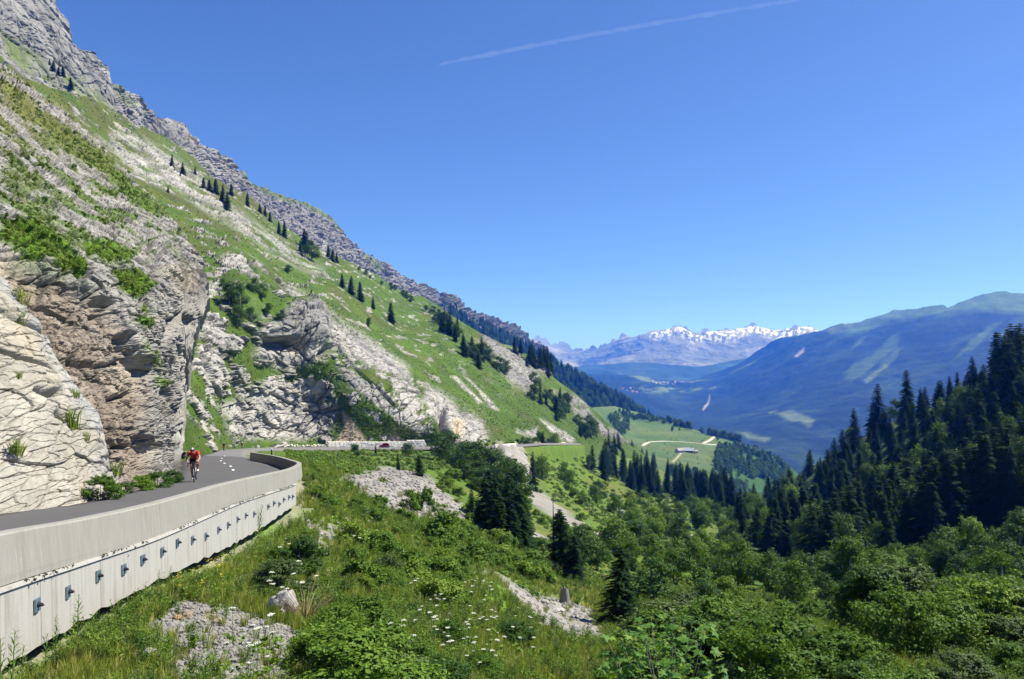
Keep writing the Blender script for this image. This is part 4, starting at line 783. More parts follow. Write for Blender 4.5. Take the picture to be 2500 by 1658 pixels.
# trees that stand out on the skyline of that hill
for px, D, h, lb in ((2090, 330, 19, 'tall spruce rising above the left end of the forest skyline'), (2140, 335, 23, 'broad tall spruce beside a rounded spruce clump on the forest skyline'), (2215, 320, 22, 'pointed skyline spruce left of the small sunlit clearing'), (2375, 315, 17, 'single pointed spruce beside the sunlit clearing on the forest skyline')):
    plant('spruce', hpos(px, D=D), h, lb, None, 1.2)
for k in range(16): plant('spruce', hpos(2430+k*7+rnd(-4, 4), D=rnd(225, 285)), rnd(19, 25), 'tall dark spruce in the dense stand at the top right', 'spruces of the dense stand at the top right', 1.25)
# ---- spruces and leafy trees at the bottom of the valley
FARSPR = []
for k in range(22): px = rnd(1520, 1730); D = rnd(330, 455); p = hpos(px, D=D); plant('spruce', p, rnd(13, 18), 'tall dark spruce in the band below the pasture', 'spruces of the band below the pasture', rnd(.95, 1.2))
for k in range(78):
    px = 1440+350*random.random()**.9; D = math.exp(rnd(math.log(330), math.log(640))); p = hpos(px, D=D); row = HY-p[2]/D*F
    lim = np.interp(px, [1440, 1520, 1600, 1700, 1790], [1165, 1205, 1245, 1265, 1290])
    if row > lim: continue
    if D > 460: FARSPR.append(p); continue
    plant('spruce', p, rnd(11, 19), 'dark spruce in the %s part of the wood along the valley bottom' % ('uphill, grass-bordered' if px < 1560 else 'middle' if px < 1680 else 'far, gully-side'), 'spruces of the valley bottom wood', rnd(.9, 1.25))
for k in range(95):
    px = rnd(1310, 1800); D = math.exp(rnd(math.log(95), math.log(380))); p = hpos(px, D=D); row = HY-p[2]/D*F
    if poly(np.array([px]), np.array([row-8.]), [(1330, 1110), (1400, 1120), (1480, 1175), (1560, 1215), (1660, 1250), (1640, 1262), (1500, 1215), (1440, 1200), (1340, 1150)], 1)[0] > .5: continue
    if D < 60 or (px < 1500 and D < 215) or row > np.interp(px, [1310, 1450, 1600, 1800], [1290, 1370, 1440, 1440]): continue
    plant(random.choice(('broad', 'dark', 'broad')), p, rnd(4, 8)*(1 if D > 150 else .8), 'rounded leafy tree in the %s of the sunlit thicket on the valley floor' % ('upper fringe' if px < 1450 else 'dense middle' if px < 1620 else 'lower end'), 'leafy trees of the valley floor thicket', rnd(.95, 1.35))
lap('forest')
def on(sh, px, py): return sh.at(px, py)
# ---- wooded rib and slope trees (column, row of foot, height in rows, kind)
def slope_tree(px, py, hp, kind, label, group=None, wide=1.1, sh=None):
    p = on(sh or side, px, py); return plant(kind, p, hp*p[1]/F, label, group, wide)
for k in range(22):
    tt = random.random(); px = 1072+115*tt+rnd(-12, 8); py = 795+90*tt+rnd(-10, 25); slope_tree(px, py, rnd(38, 62) if k < 12 else rnd(24, 36), 'spruce' if k < 12 else 'dark', 'spruce in the tree band down the grassy slope' if k < 12 else 'leafy tree in the tree band down the grassy slope', 'spruces of the tree band' if k < 12 else 'leafy trees of the tree band', 1.15)
for px, py, hp, kd in ((1195, 885, 34, 'dark'), (1213, 905, 36, 'dark'), (1232, 915, 30, 'dark'), (1180, 868, 30, 'dark')): slope_tree(px, py, hp, kd, 'round leafy tree at the foot of the tree band', 'round leafy trees below the tree band', 1.5)
for k, (px, py, hp) in enumerate(((1258, 866, 45), (1266, 868, 38), (1290, 893, 48), (1300, 898, 62), (1312, 905, 55), (1320, 903, 50), (1330, 908, 56), (1340, 912, 50), (1335, 920, 40), (1282, 900, 30))):
    slope_tree(px, py, hp, 'spruce', 'spruce of the close pair on the rib crest' if k < 2 else 'spruce of the clump on the small white cliff', 'spruce pair on the rib crest' if k < 2 else 'spruces on the small white cliff', 1.25)
for k in range(26):
    tt = random.random(); px = 1300+150*tt+rnd(-12, 12); py = 950+115*tt+rnd(-8, 30); slope_tree(px, py, rnd(24, 44), random.choice(('spruce', 'dark', 'dark')), 'tree growing on the lower rocky rib', 'trees of the lower rocky rib', 1.2)
ST = [(421, 413, 38), (448, 425, 34), (473, 430, 22), (495, 463, 30), (510, 470, 32), (524, 478, 38), (540, 500, 48), (551, 516, 46), (562, 482, 30), (601, 509, 38), (636, 518, 24), (648, 527, 30), (660, 540, 28), (682, 572, 36), (694, 580, 42), (440, 432, 14), (410, 470, 18)]
for px, py, hp in ST: slope_tree(px, py, hp, 'spruce', 'small dark spruce in the uphill row below the grey cliffs', 'spruces below the grey cliffs', 1.3)
for px, py, hp in ((740, 604, 46), (750, 615, 50), (762, 632, 48), (735, 615, 30), (800, 630, 30), (812, 640, 34), (822, 640, 26)): slope_tree(px, py, hp, random.choice(('spruce', 'dark')), 'dark tree in the clump beneath the vertical grey cliff', 'trees beneath the vertical grey cliff', 1.3)
for px, py, hp, lb in ((836, 703, 36, 'uppermost of the row of spruces on the open grass slope'), (857, 720, 46, 'second spruce from the top in the row on the open grass slope'), (880, 738, 50, 'third and tallest spruce of the row on the open grass slope'), (908, 757, 31, 'lowest, smallest spruce of the row on the open grass slope'), (954, 787, 52, 'lone spruce standing apart on the open grass slope')): slope_tree(px, py, hp, 'spruce', lb, None, 1.35)
for px, py, hp in ((876, 662, 10), (893, 675, 12), (903, 685, 10), (930, 697, 10), (952, 708, 18), (963, 712, 16), (985, 722, 14), (995, 730, 20), (1005, 738, 18), (1040, 760, 14), (1055, 765, 20), (1070, 770, 16)): slope_tree(px, py, hp, 'dark', 'small round bush dotted along the upper edge of the grass slope', 'bushes along the upper grass edge', 1.5)
for px, py, hp in ((115, 180, 26), (128, 190, 22), (140, 194, 26), (166, 222, 30), (106, 165, 16)):
    p = cliff.at(px, py)*.97; plant('spruce', p, hp*p[1]/F, 'spruce clinging to the grey cliff ledge at the top left', 'spruces on the grey cliff ledge', 1.5)
for px, py, hp, w_ in ((560, 745, 60, 1.2), (590, 760, 70, 1.1), (580, 795, 55, 1.3), (620, 715, 40, 1.2), (640, 730, 38, 1.2), (545, 705, 30, 1.3), (610, 790, 40, 1.3), (648, 770, 30, 1.3), (660, 790, 26, 1.3)): slope_tree(px, py, hp, 'dark', 'dark leafy shrub in the hollow of the rock buttress', 'shrubs in the hollow of the buttress', w_)
slope_tree(707, 664, 22, 'dark', 'single round bush on the grass above the buttress', None, 1.6)
slope_tree(902, 800, 26, 'dark', 'bush on the edge of the pale tilted slabs below the lone spruce', None, 1.3)
for px, py, hp in ((1290, 1100, 30), (1305, 1095, 26), (1275, 1090, 22), (1262, 1092, 20), (1340, 1088, 18), (1355, 1090, 16)): slope_tree(px, py, hp, 'dark', 'bush beside the track beyond the white road parapet', 'bushes beside the track', 1.4)
slope_tree(1324, 1108, 56, 'spruce', 'slender spruce beside the track under the grass slope', None, 1.2)
# ---- pasture trees
def pt(px, py, hp, kind='dark', label=None, group='hedge trees of the pasture', wide=1.2): return slope_tree(px, py, hp, kind, label or 'leafy tree in the %s hedge along the pasture edge' % ('long upper-left' if px < 1658 else 'short middle' if px < 1700 else 'lower right'), group, wide, past)
for k in range(34): tt = k/33; pt(1535+130*tt+rnd(-3, 3), np.interp(1535+130*tt, [1535, 1590, 1640, 1665], [1022, 1028, 1036, 1042])+rnd(-5, 3), rnd(10, 18))
for k in range(12): pt(1660+26*k/11, 1036+12*k/11+rnd(-3, 4), rnd(12, 18))
for k in range(16): pt(1742+62*k/15, 1063+16*k/15+rnd(-3, 2), rnd(14, 22))
pt(1643, 1053, 13, label='lone round tree in the middle of the upper pasture', group=None); pt(1660, 1051, 8, label='smaller tree right of the lone round pasture tree', group=None); pt(1715, 1059, 16, label='upright tree where the pasture track bends', group=None); pt(1732, 1058, 20, label='wide round tree above the bend of the pasture track', group=None)
pt(1752, 1077, 15, label='round tree below the bend of the pasture track', group=None); pt(1748, 1137, 22, label='large dome-shaped tree alone on the lower pasture', group=None, wide=1.3); pt(1785, 1140, 13, label='small tree right of the dome-shaped pasture tree', group=None); pt(1800, 1139, 16, label='second tree right of the dome-shaped pasture tree', group=None)
PW = []
for k in range(330): px = rnd(1748, 1930); lo = np.interp(px, [1748, 1800, 1850, 1905, 1930], [1092, 1094, 1103, 1128, 1150]); PW.append(past.at(px, rnd(lo, lo+70)))
for k in range(150): px = rnd(1640, 1830); PW.append(past.at(px, np.interp(px, [1640, 1700, 1830], [1148, 1165, 1190])+rnd(0, 55)))
for k in range(45): PW.append(past.at(rnd(1488, 1535), rnd(1008, 1066)))
for k in range(70):
    px, py = rnd(1530, 1740), rnd(1040, 1140)
    pt(px, py, rnd(1.6, 3.6), 'shrub', 'tiny dark bush dotted over the pasture %s the farm track' % ('above' if py < 1080 else 'below'), 'tiny bushes dotted over the pasture', 1.3)
lap('slope trees')

# ---- loose cover that nobody could count: scattered pieces
def scatter(name, P, scl, protos, label, cat, tilt=.15, align=None):
    P = np.asarray(P, float); n = len(P); coll = bpy.data.collections.new(name+'_pieces')
    for k, me in enumerate(protos): coll.objects.link(bpy.data.objects.new(f'{name}_piece', me))
    me = bpy.data.meshes.new(name); me.vertices.add(n); me.vertices.foreach_set('co', P.astype(np.float32).ravel())
    rot = np.c_[RNG.normal(0, tilt, n), RNG.normal(0, tilt, n), RNG.uniform(0, 6.283, n)].astype(np.float32)
    a = me.attributes.new('rot', 'FLOAT_VECTOR', 'POINT'); a.data.foreach_set('vector', rot.ravel())
    a = me.attributes.new('scl', 'FLOAT', 'POINT'); a.data.foreach_set('value', np.asarray(scl, np.float32))
    a = me.attributes.new('idx', 'INT', 'POINT'); a.data.foreach_set('value', RNG.integers(0, len(protos), n).astype(np.int32))
    o = link(name, me); tag(o, label, cat, None, 'stuff')
    ng = bpy.data.node_groups.new(name, 'GeometryNodeTree'); ng.interface.new_socket('Geometry', in_out='INPUT', socket_type='NodeSocketGeometry'); ng.interface.new_socket('Geometry', in_out='OUTPUT', socket_type='NodeSocketGeometry')
    N = ng.nodes; gi = N.new('NodeGroupInput'); go = N.new('NodeGroupOutput'); ip = N.new('GeometryNodeInstanceOnPoints'); ci = N.new('GeometryNodeCollectionInfo')
    ci.inputs[0].default_value = coll; ci.inputs[1].default_value = True; ci.inputs[2].default_value = True
    def attr(nm, ty):
        x = N.new('GeometryNodeInputNamedAttribute'); x.data_type = ty; x.inputs[0].default_value = nm; return x.outputs[0]
    L = ng.links; L.new(gi.outputs[0], ip.inputs['Points']); L.new(ci.outputs[0], ip.inputs['Instance']); ip.inputs['Pick Instance'].default_value = True
    L.new(attr('idx', 'INT'), ip.inputs['Instance Index']); L.new(attr('rot', 'FLOAT_VECTOR'), ip.inputs['Rotation']); L.new(attr('scl', 'FLOAT'), ip.inputs['Scale']); L.new(ip.outputs[0], go.inputs[0])
    md = o.modifiers.new('scatter', 'NODES'); md.node_group = ng
    return o
def tuft(seed, nb=30, mat=None):
    g = np.random.default_rng(seed); m = MB()
    for k in range(nb):
        a = g.uniform(0, 6.28); r = g.uniform(0, .22); h = g.uniform(.45, 1.); b = np.array([math.cos(a)*r, math.sin(a)*r, -.03]); o = np.array([math.cos(a), math.sin(a), 0])*g.uniform(.1, .45)*h; w = np.array([-math.sin(a+1), math.cos(a+1), 0])*.017
        p1 = b+o*.4+[0, 0, h*.62]; p2 = b+o+[0, 0, h]; m.add([b-w, b+w, p1+w*.8, p1-w*.8], [[0, 1, 2, 3]]); m.add([p1-w*.8, p1+w*.8, p2], [[0, 1, 2]])
    me = m.mesh('tuft'); me.materials.append(mat or M_GRASSB); return me
def weed(seed, ns=5, nl=13, leaf=.13, mat=None, asp=.34):
    g = np.random.default_rng(seed); m = MB()
    for k in range(ns):
        a = g.uniform(0, 6.28); top = np.array([math.cos(a)*g.uniform(.05, .35), math.sin(a)*g.uniform(.05, .35), g.uniform(.6, 1.)]); m.tube([(0, 0, -.03), top*[.4, .4, .5], top], [.012, .009, .004], 3, False)
        tt = np.linspace(.12, 1, nl); c = np.outer(tt, top); az = np.arange(nl)*2.4+g.uniform(0, 6); o = np.c_[np.cos(az), np.sin(az), g.uniform(.1, .7, nl)]; s = leaf*g.uniform(.7, 1.2, nl)*(1.15-.6*tt)
        V, f = quads(c+o*s[:, None]*.9, np.c_[-o[:, 0]*.4, -o[:, 1]*.4, np.ones(nl)], s, g, asp, 0, o); m.add(V, f)
    me = m.mesh('weed'); me.materials.append(mat or M_WEED); return me
def cover(seed, n=60, leaf=.15, mat=None):
    g = np.random.default_rng(seed); d = g.normal(0, 1, (n, 3)); d[:, 2] = np.abs(d[:, 2]); d /= np.linalg.norm(d, axis=1, keepdims=True)
    V, f = quads(d*np.array([.5, .5, .42])*g.uniform(.45, 1, (n, 1)), d+[0, 0, .3], np.full(n, leaf), g, .6); me = mesh_np('cover', V, f); me.materials.append(mat or M_FERN); return me
def stone_mesh(seed, sub=1, rough=.3, flat=.7, mat=None, name='stone'):
    bm = bmesh.new(); bmesh.ops.create_icosphere(bm, subdivisions=sub, radius=.5); g = np.random.default_rng(seed)
    V = np.array([v.co for v in bm.verts]); n = noise3(V*2.2+seed*3.1, seed)*rough+noise3(V*5+seed, seed+3)*rough*.4
    d1, d2, c = worley(V*2.6+seed, seed); V = V*(1+n+(c-.5)*rough*.7)[:, None]*np.array([g.uniform(.8, 1.25), g.uniform(.75, 1.1), flat*g.uniform(.8, 1.2)])
    for v, q in zip(bm.verts, V): v.co = q
    me = bpy.data.meshes.new(name); bm.to_mesh(me); bm.free(); me.materials.append(mat or M_STONE); return me
TUFT = [tuft(s) for s in range(3)]; WEED = [weed(s) for s in (5, 6, 7)]+[weed(8, 7, 9, .10, M_BUSH), weed(18, 6, 12, .12, M_BROADD), weed(19, 7, 10, .11, M_OLIVE)]; COVER = [cover(s) for s in (1, 2, 3)]; STONES = [stone_mesh(s) for s in range(5)]
COVERD = [cover(s, 70, .13, M_BUSH) for s in (4, 5)]
def hill_pts(n, x0, x1, d0, d1, keep):
    px = RNG.uniform(x0, x1, n); D = np.exp(RNG.uniform(math.log(d0), math.log(d1), n)); x = (px-HX)/F*D; z = ground_z(x, D); row = HY-z/D*F
    sc_ = hmask(HSCREE, px, D); rd = hmask(HDIST, px, D); P = np.c_[x, D, z]; k = keep(px, D, row, sc_, rd, P); return P[k], D[k], px[k], row[k]
wallx = lambda D: np.interp(D, wt[:, 1][:kend], (wt+wout*.62)[:kend, 0])
def right_of_wall(P): return (P[:, 0] > np.where(P[:, 1] < 38, wallx(P[:, 1]), -1e9))
ok = lambda px, D, row, s_, rd, P: right_of_wall(P) & (rd > np.where(D < 80, .3, 1.2)) & (row < 1760)
P, D, px, row = hill_pts(34000, -60, 2560, 6.5, 75, lambda px, D, row, s_, rd, P: ok(px, D, row, s_, rd, P) & (RNG.random(len(px)) > s_*.93) & (fbm(P*.35, 3, 301) > -.28))
scatter('grass', P, np.clip(.26*(D/12)**.45, .2, .7)*RNG.uniform(.6, 1.35, len(P)), TUFT, 'mixed green and yellowing grass on the slope below the wall', 'grass')
P, D, px, row = hill_pts(17000, -60, 2560, 7, 75, lambda px, D, row, s_, rd, P: ok(px, D, row, s_, rd, P) & (RNG.random(len(px)) > s_*.96) & (fbm(P*.3+5, 3, 303) > -.08))
scatter('low_weeds', P, np.clip(.34*(D/12)**.45, .25, .9)*RNG.uniform(.6, 1.35, len(P)), WEED, 'leafy green weeds crowding the foreground slope', 'weeds')
P, D, px, row = hill_pts(12000, 700, 2560, 45, 420, lambda px, D, row, s_, rd, P: ok(px, D, row, s_, rd, P) & (RNG.random(len(px)) > s_*.97) & (fbm(P*.05, 3, 305) > -.1) & ((px < 1790) | (D < 120)))
scatter('low_scrub', P, np.clip(.9*(D/90)**.6, .5, 2.2)*RNG.uniform(.5, 1.4, len(P)), COVER+COVERD, 'low green scrub over the valley side', 'scrub')
P, D, px, row = hill_pts(26000, -60, 1520, 7, 120, lambda px, D, row, s_, rd, P: right_of_wall(P) & (RNG.random(len(px)) < s_*1.1+.03) & (rd > .2))
scatter('loose_stones', P, np.clip(.055*(D/12)**.9, .04, .45)*RNG.uniform(.35, 1.5, len(P))**1.6, STONES, 'loose grey limestone rubble on the scree patches', 'stones', .6)
M_MOSS = mat_plain('dark_moss_and_grit', (.05, .045, .035), .95, 0, .4, 20.)
kq = RNG.integers(5, kend-4, 900); kq = kq[fbm(np.c_[kq*.09, kq*0., kq*0.], 3, 5) > -.05]; P = wt[kq]+wout[kq]*RNG.uniform(.06, .11, len(kq))[:, None]+np.c_[RNG.normal(0, .05, (len(kq), 2)), np.full(len(kq), -.748)]
scatter('ledge_grit', P, RNG.uniform(.02, .055, len(P)), [stone_mesh(s, 1, .4, .7, M_MOSS) for s in (31, 32)], 'dark moss and grit caught on the ledge of the wall', 'moss', .6)
P, D, px, row = hill_pts(9000, 300, 900, 7.5, 22, lambda px, D, row, s_, rd, P: right_of_wall(P) & (RNG.random(len(px)) < s_*1.2))
scatter('foreground_rubble', P, .05*RNG.uniform(.3, 1.6, len(P))**2+.015, STONES, 'broken limestone chips on the bare patches near the wall', 'stones', .7)
# cover on the mountainside and on the slab ledges
def sheet_pts(sh, n, prob):
    j = RNG.integers(2, sh.ny-2, n); i = RNG.integers(2, sh.nx-2, n); k = RNG.random(n) < prob(sh.PX[j, i], sh.PY[j, i], j, i); return sh.P[j[k], i[k]], sh.PX[j[k], i[k]], sh.PY[j[k], i[k]]
P, px, py = sheet_pts(side, 26000, lambda x, y, j, i: (1-fn_side.rock[j, i])*np.where(fbm(side.P[j, i]*.05, 3, 311) > -.05, 1, .25)*(y < np.interp(x, [430, 600, 1575], [1100, 1092, 1085])))
scatter('slope_turf', P, np.clip(.55*(P[:, 1]/250)**.5, .3, 1.2)*RNG.uniform(.5, 1.5, len(P)), COVER+[tuft(9, 24)], 'tussocky turf on the steep mountainside', 'turf')
P, px, py = sheet_pts(slab, 16000, lambda x, y, j, i: sstep(.35, .8, fn_slab.veg[j, i]))
scatter('ledge_plants', P, np.clip(.30*(P[:, 1]/40)**.6, .2, .7)*RNG.uniform(.5, 1.4, len(P)), COVER+[tuft(10, 26), weed(9, 5, 10, .16, M_FERN)], 'ferns and grass on the ledges of the big slab', 'plants')
P, px, py = sheet_pts(wood, 5200, lambda x, y, j, i: np.where((x < 1170) & (fbm(wood.P[j, i]*.008, 3, 313) > .1), .1, 1.))
fs = [m for m in SPR[0][1:]+SPR[2][1:]+BRO[1][1:]]
scatter('distant_forest', P, RNG.uniform(11, 20, len(P)), [SPR[0][1], SPR[2][1], SPR[1][1], PROT['dark'][1][1]], 'dense conifer forest covering the ridge behind the rocky rib', 'forest', .03)
scatter('pasture_wood', np.array(PW), RNG.uniform(8, 13, len(PW)), [PROT['dark'][0][1], PROT['dark'][1][1], BRO[2][1], PROT['dark'][3][1]], 'leafy wood on the spur and in belts around the farm pasture', 'wood', .04)
if FARSPR: scatter('far_spruces', np.array(FARSPR), RNG.uniform(11, 17, len(FARSPR)), [SPR[0][1], SPR[1][1], SPR[2][1]], 'far end of the dark spruce wood along the valley bottom', 'wood', .03)
lap('scatter')

def put(parts, names, root, pos, h, label, cat, group, wide=1.):
    e = empty(root, pos, rnd(0, 6.28)); e.scale = (h*wide, h*wide, h); e.rotation_euler.x = rnd(-.12, .12); tag(e, label, cat, group)
    for nm, me in zip(names, parts): o = bpy.data.objects.new(nm, me); COL.objects.link(o); o.parent = e
    return e
# ---- bushes and trees of the near valley: column, distance, row of the top, width factor, kind, label, group
def bush(px, D, top, wide, kind, label, group=None, v=None):
    p = hpos(px, D=D); h = (HY-top)/F*D-p[2]; h = max(h, .4); return plant(kind, p, h/.95, label, group, wide*(1 if kind in ('broad', 'dark') else 1), v=v)
NEAR = [(730, 21, 1300, 1.3, 'fine', 'dark leafy bush on the rubble below the end of the wall'), (870, 10.2, 1500, 1.7, 'fine', 'large dark bush at the bottom edge below the white umbels'), (1085, 29, 1395, 1.5, 'fine', 'dark round shrub beside the pale stripe of rubble'), (1052, 27, 1410, 1.3, 'shrub', 'smaller shrub left of the dark round shrub by the rubble stripe'),
 (1003, 66, 1188, 1.0, 'shrub', 'small round bush standing in the grey scree'), (1042, 68, 1180, 1.0, 'shrub', 'wider bush right of the small one in the grey scree'), (1084, 50, 1235, 1.3, 'shrub', 'pale green bush at the lower tip of the grey scree'), (867, 150, 1085, 1.6, 'dark', 'dark bush below the far road, left of the red car'), (917, 200, 1084, .9, 'spruce', 'young spruce in front of the white block wall'), (997, 200, 1082, 1.5, 'dark', 'bush in front of the right part of the white block wall'),
 (972, 120, 1108, 1.0, 'spruce', 'small spruce on the green slope below the red car'), (1022, 115, 1110, 1.2, 'spruce', 'second small spruce right of the one below the red car'), (1076, 190, 1058, 1.2, 'dark', 'leafy tree just right of the white block wall'), (1300, 200, 1105, 1.0, 'spruce', 'small spruce on the grass right of the white rock face'),
 (1590, 62, 1360, 1.3, 'dark', 'dark bush above the small meadow on the valley floor'), (1880, 15, 1500, 1.05, 'fine', 'tall bright bush in front of the small meadow, right of the maple'), (1960, 19, 1560, 1.3, 'fine', 'bush leaning over the meadow right of the tall bright bush'), (2090, 13.5, 1600, 1.6, 'fine', 'grey-green bush at the bottom edge right of centre'), (2230, 12.5, 1610, 1.5, 'fine', 'dark bush at the bottom edge with black shade beneath'), (2200, 21, 1520, 1.4, 'fine', 'bush on the crest of the grassy knoll'), (2350, 15, 1575, 1.5, 'fine', 'bush near the bottom right corner'), (2470, 17, 1560, 1.4, 'fine', 'bush cut by the right edge near the bottom'),
 (2480, 30, 1450, 1.3, 'fine', 'leafy bush on the right edge below the forest'), (2150, 42, 1440, 1.5, 'fine', 'spreading bush right behind the grassy knoll'), (2260, 46, 1415, 1.5, 'fine', 'bush behind the knoll with pale shoots'), (2380, 52, 1385, 1.2, 'fine', 'pale leafy bush near the right edge'), (2440, 57, 1345, 1.1, 'broad', 'upright leafy tree near the right edge'), (2060, 46, 1455, 1.6, 'shrub', 'low dark shrub at the far rim of the meadow'), (1985, 50, 1458, 1.7, 'shrub', 'low shrub in the row closing the meadow'), (1910, 52, 1462, 1.7, 'shrub', 'leftmost low shrub of the row closing the meadow'),
 (1720, 47, 1420, 1.3, 'dark', 'large dark rounded bush left of the small meadow'), (1660, 44, 1470, 1.3, 'fine', 'bush in front of the large dark rounded bush'), (1775, 60, 1400, 1.1, 'fine', 'bush between the dark rounded bush and the bright trees'),
 (1935, 66, 1372, 1.15, 'broad', 'sunlit round tree with visible trunk at the forest foot'), (2010, 72, 1400, 1.2, 'dark', 'tree right of the sunlit round tree at the forest foot'), (2075, 84, 1318, .95, 'broad', 'tall pointed leafy tree in front of the black forest'), (2140, 86, 1372, 1.1, 'dark', 'small leafy tree right of the tall pointed one'), (2230, 92, 1340, 1.0, 'broad', 'leafy tree in front of the darkest part of the forest'), (2300, 95, 1300, 1.0, 'dark', 'domed tree below the forest at the right'), (2370, 92, 1270, 1.0, 'broad', 'high domed leafy tree at the right below the forest'), (2490, 88, 1250, 1.0, 'dark', 'leafy tree cut by the right edge below the forest'), (1870, 88, 1405, 1.1, 'dark', 'small dark tree left of the sunlit round tree'),
 (1600, 92, 1325, 1.05, 'broad', 'bright leafy tree at the left of the sunlit group'), (1645, 84, 1340, 1.05, 'broad', 'second bright tree of the sunlit group'), (1695, 80, 1322, 1.1, 'broad', 'brightest broad tree in the middle of the sunlit group'), (1745, 88, 1330, 1.0, 'dark', 'darker tree in the sunlit group'), (1800, 82, 1318, 1.15, 'broad', 'big leafy tree at the right of the sunlit group'), (1840, 92, 1350, 1.0, 'dark', 'last tree at the right of the sunlit group'), (1545, 96, 1318, 1.1, 'broad', 'leafy tree behind the dark young spruce'), (1500, 110, 1290, 1.1, 'broad', 'leafy tree left behind the sunlit group'),
 (1415, 78, 1290, 1.1, 'dark', 'dark leafy tree beside the second spruce clump'), (1460, 85, 1320, 1.1, 'dark', 'leafy tree right of the second spruce clump'), (1300, 62, 1330, 1.3, 'shrub', 'bright bush between the two spruce clumps'), (1325, 58, 1375, 1.3, 'shrub', 'bush left of the grey tree stump')]
for e in NEAR: bush(*e)
for k in range(55):
    px = rnd(1840, 2560); D = math.exp(rnd(math.log(74), math.log(112))); p = hpos(px, D=D)
    plant(random.choice(('broad', 'dark', 'dark')), p, rnd(3.0, 5.6), 'leafy tree at the foot of the shaded forest, %s' % ('towards the sunlit group' if px < 2080 else 'below its middle' if px < 2320 else 'towards the frame edge'), 'leafy trees at the forest foot', rnd(.95, 1.3))
for px, D, top, lb in ((1150, 84, 1196, 'leftmost spruce of the big dark clump on the slope'), (1180, 86, 1165, 'tall spruce left of the middle of the dark clump'), (1205, 80, 1170, 'spruce in front of the dark clump'), (1235, 84, 1162, 'tallest spruce in the middle of the dark clump'), (1262, 82, 1190, 'rightmost spruce of the big dark clump'), (1192, 90, 1150, 'slim spruce at the back left of the dark clump'), (1220, 92, 1146, 'slim spruce at the back of the dark clump, middle'), (1248, 90, 1156, 'slim spruce at the back right of the dark clump'), (1218, 76, 1215, 'short spruce in the centre front of the dark clump'), (1250, 76, 1235, 'short spruce at the front right of the dark clump'), (1275, 88, 1205, 'outlying small spruce right of the dark clump'), (1165, 80, 1230, 'short spruce at the front left of the dark clump'),
    (1385, 72, 1262, 'tall spruce beside the bare dead tree'), (1365, 76, 1245, 'slim spruce just right of the bare dead tree'), (1400, 68, 1310, 'short spruce in front of the second clump'), (1505, 47, 1336, 'dark young spruce standing over the grey rubble'), (1530, 50, 1370, 'smaller spruce right behind the dark young spruce')): bush(px, D, top, 1.5 if D > 50 else 1.35, 'spruce', lb)
for k, (px, D, top) in enumerate(((1105, 175, 1056), (1130, 165, 1080), (1160, 158, 1078), (1190, 150, 1095), (1215, 150, 1105), (1240, 140, 1120), (1260, 130, 1135), (1180, 130, 1140), (1215, 118, 1155), (1145, 140, 1125))): bush(px, D, top, 1.25, 'dark', 'dark leafy tree in the thicket below the road bend', 'trees of the thicket below the road bend')
for k in range(70):
    px = rnd(1080, 1480); D = math.exp(rnd(math.log(45), math.log(170))); p = hpos(px, D=D)
    if hmask(HSCREE, px, D) > .3 or (px > 1290 and D < 70): continue
    plant('shrub', p, rnd(1.0, 2.2)*(D/80)**.4, 'low rounded shrub on the green slope %s' % ('under the white rock face' if px > 1270 else 'beside the big dark spruce clump'), 'low shrubs under the road', 1.4)
for k in range(60):
    px = rnd(720, 1200); D = math.exp(rnd(math.log(22), math.log(60))); p = hpos(px, D=D)
    if hmask(HSCREE, px, D) > .2: continue
    plant('shrub', p, rnd(.6, 1.3), 'knee-high leafy shrub %s' % ('close to the end of the wall' if px < 880 else 'above the umbel meadow' if px < 1040 else 'left of the big dark spruce clump'), 'knee-high shrubs on the slope', 1.5)
for k in range(66):
    px = rnd(1560, 2540); D = math.exp(rnd(math.log(15), math.log(48))); p = hpos(px, D=D)
    if 1850 < px < 2120 and 19 < D < 46: continue
    plant('fine', p, rnd(.8, 2.5), 'waist-high bush %s among the bushes at the lower right' % ('left of the small meadow' if px < 1850 else 'around the grassy knoll' if px < 2280 else 'near the frame edge'), 'waist-high bushes at the lower right', rnd(1.2, 1.6))
for k in range(36):
    px = rnd(560, 1440); D = math.exp(rnd(math.log(9.5), math.log(30))); p = hpos(px, D=D)
    if hmask(HSCREE, px, D) > .25 or p[0] < wallx(D)+1.0: continue
    plant('fine', p, rnd(.4, .95), 'small dense bush in the foreground weeds %s' % ('near the rubble and the pale rock' if px < 850 else 'among the umbels' if px < 1180 else 'left of the grey rubble field'), 'small bushes in the foreground weeds', rnd(1.2, 1.7))
# bushes at the foot of the rock, beside the asphalt
for px, py, h, w_, lb in ((245, 1224, .95, 1.3, 'dark bush between the pale rock and the asphalt'), (345, 1199, .7, 2.0, 'low spreading bush at the rock foot left of the lead cyclist'), (385, 1192, .75, 2.0, 'second low bush at the rock foot left of the lead cyclist'), (420, 1181, .7, 1.5, 'taller bush at the rock foot nearest the lead cyclist'), (300, 1206, .5, 1.6, 'small weed tuft on the rock foot by the asphalt')):
    D = 1.85/((py-900)/1900-.0929); plant('fine', W(px, py, D), h, lb, None, w_)
for px, py, h in ((183, 1045, .9), (30, 1120, .6), (60, 790, .6), (52, 745, .7), (188, 970, .4), (45, 925, .3), (215, 1075, .4), (285, 1165, .7)): 
    p = cut.at(px, py); put((TUFT[0], WEED[0]), ('blades', 'leaves'), 'grass_tuft', p, h, 'grass tuft rooted in the pale cut rock face', 'plant', 'tufts rooted in the pale rock face', 1.2)
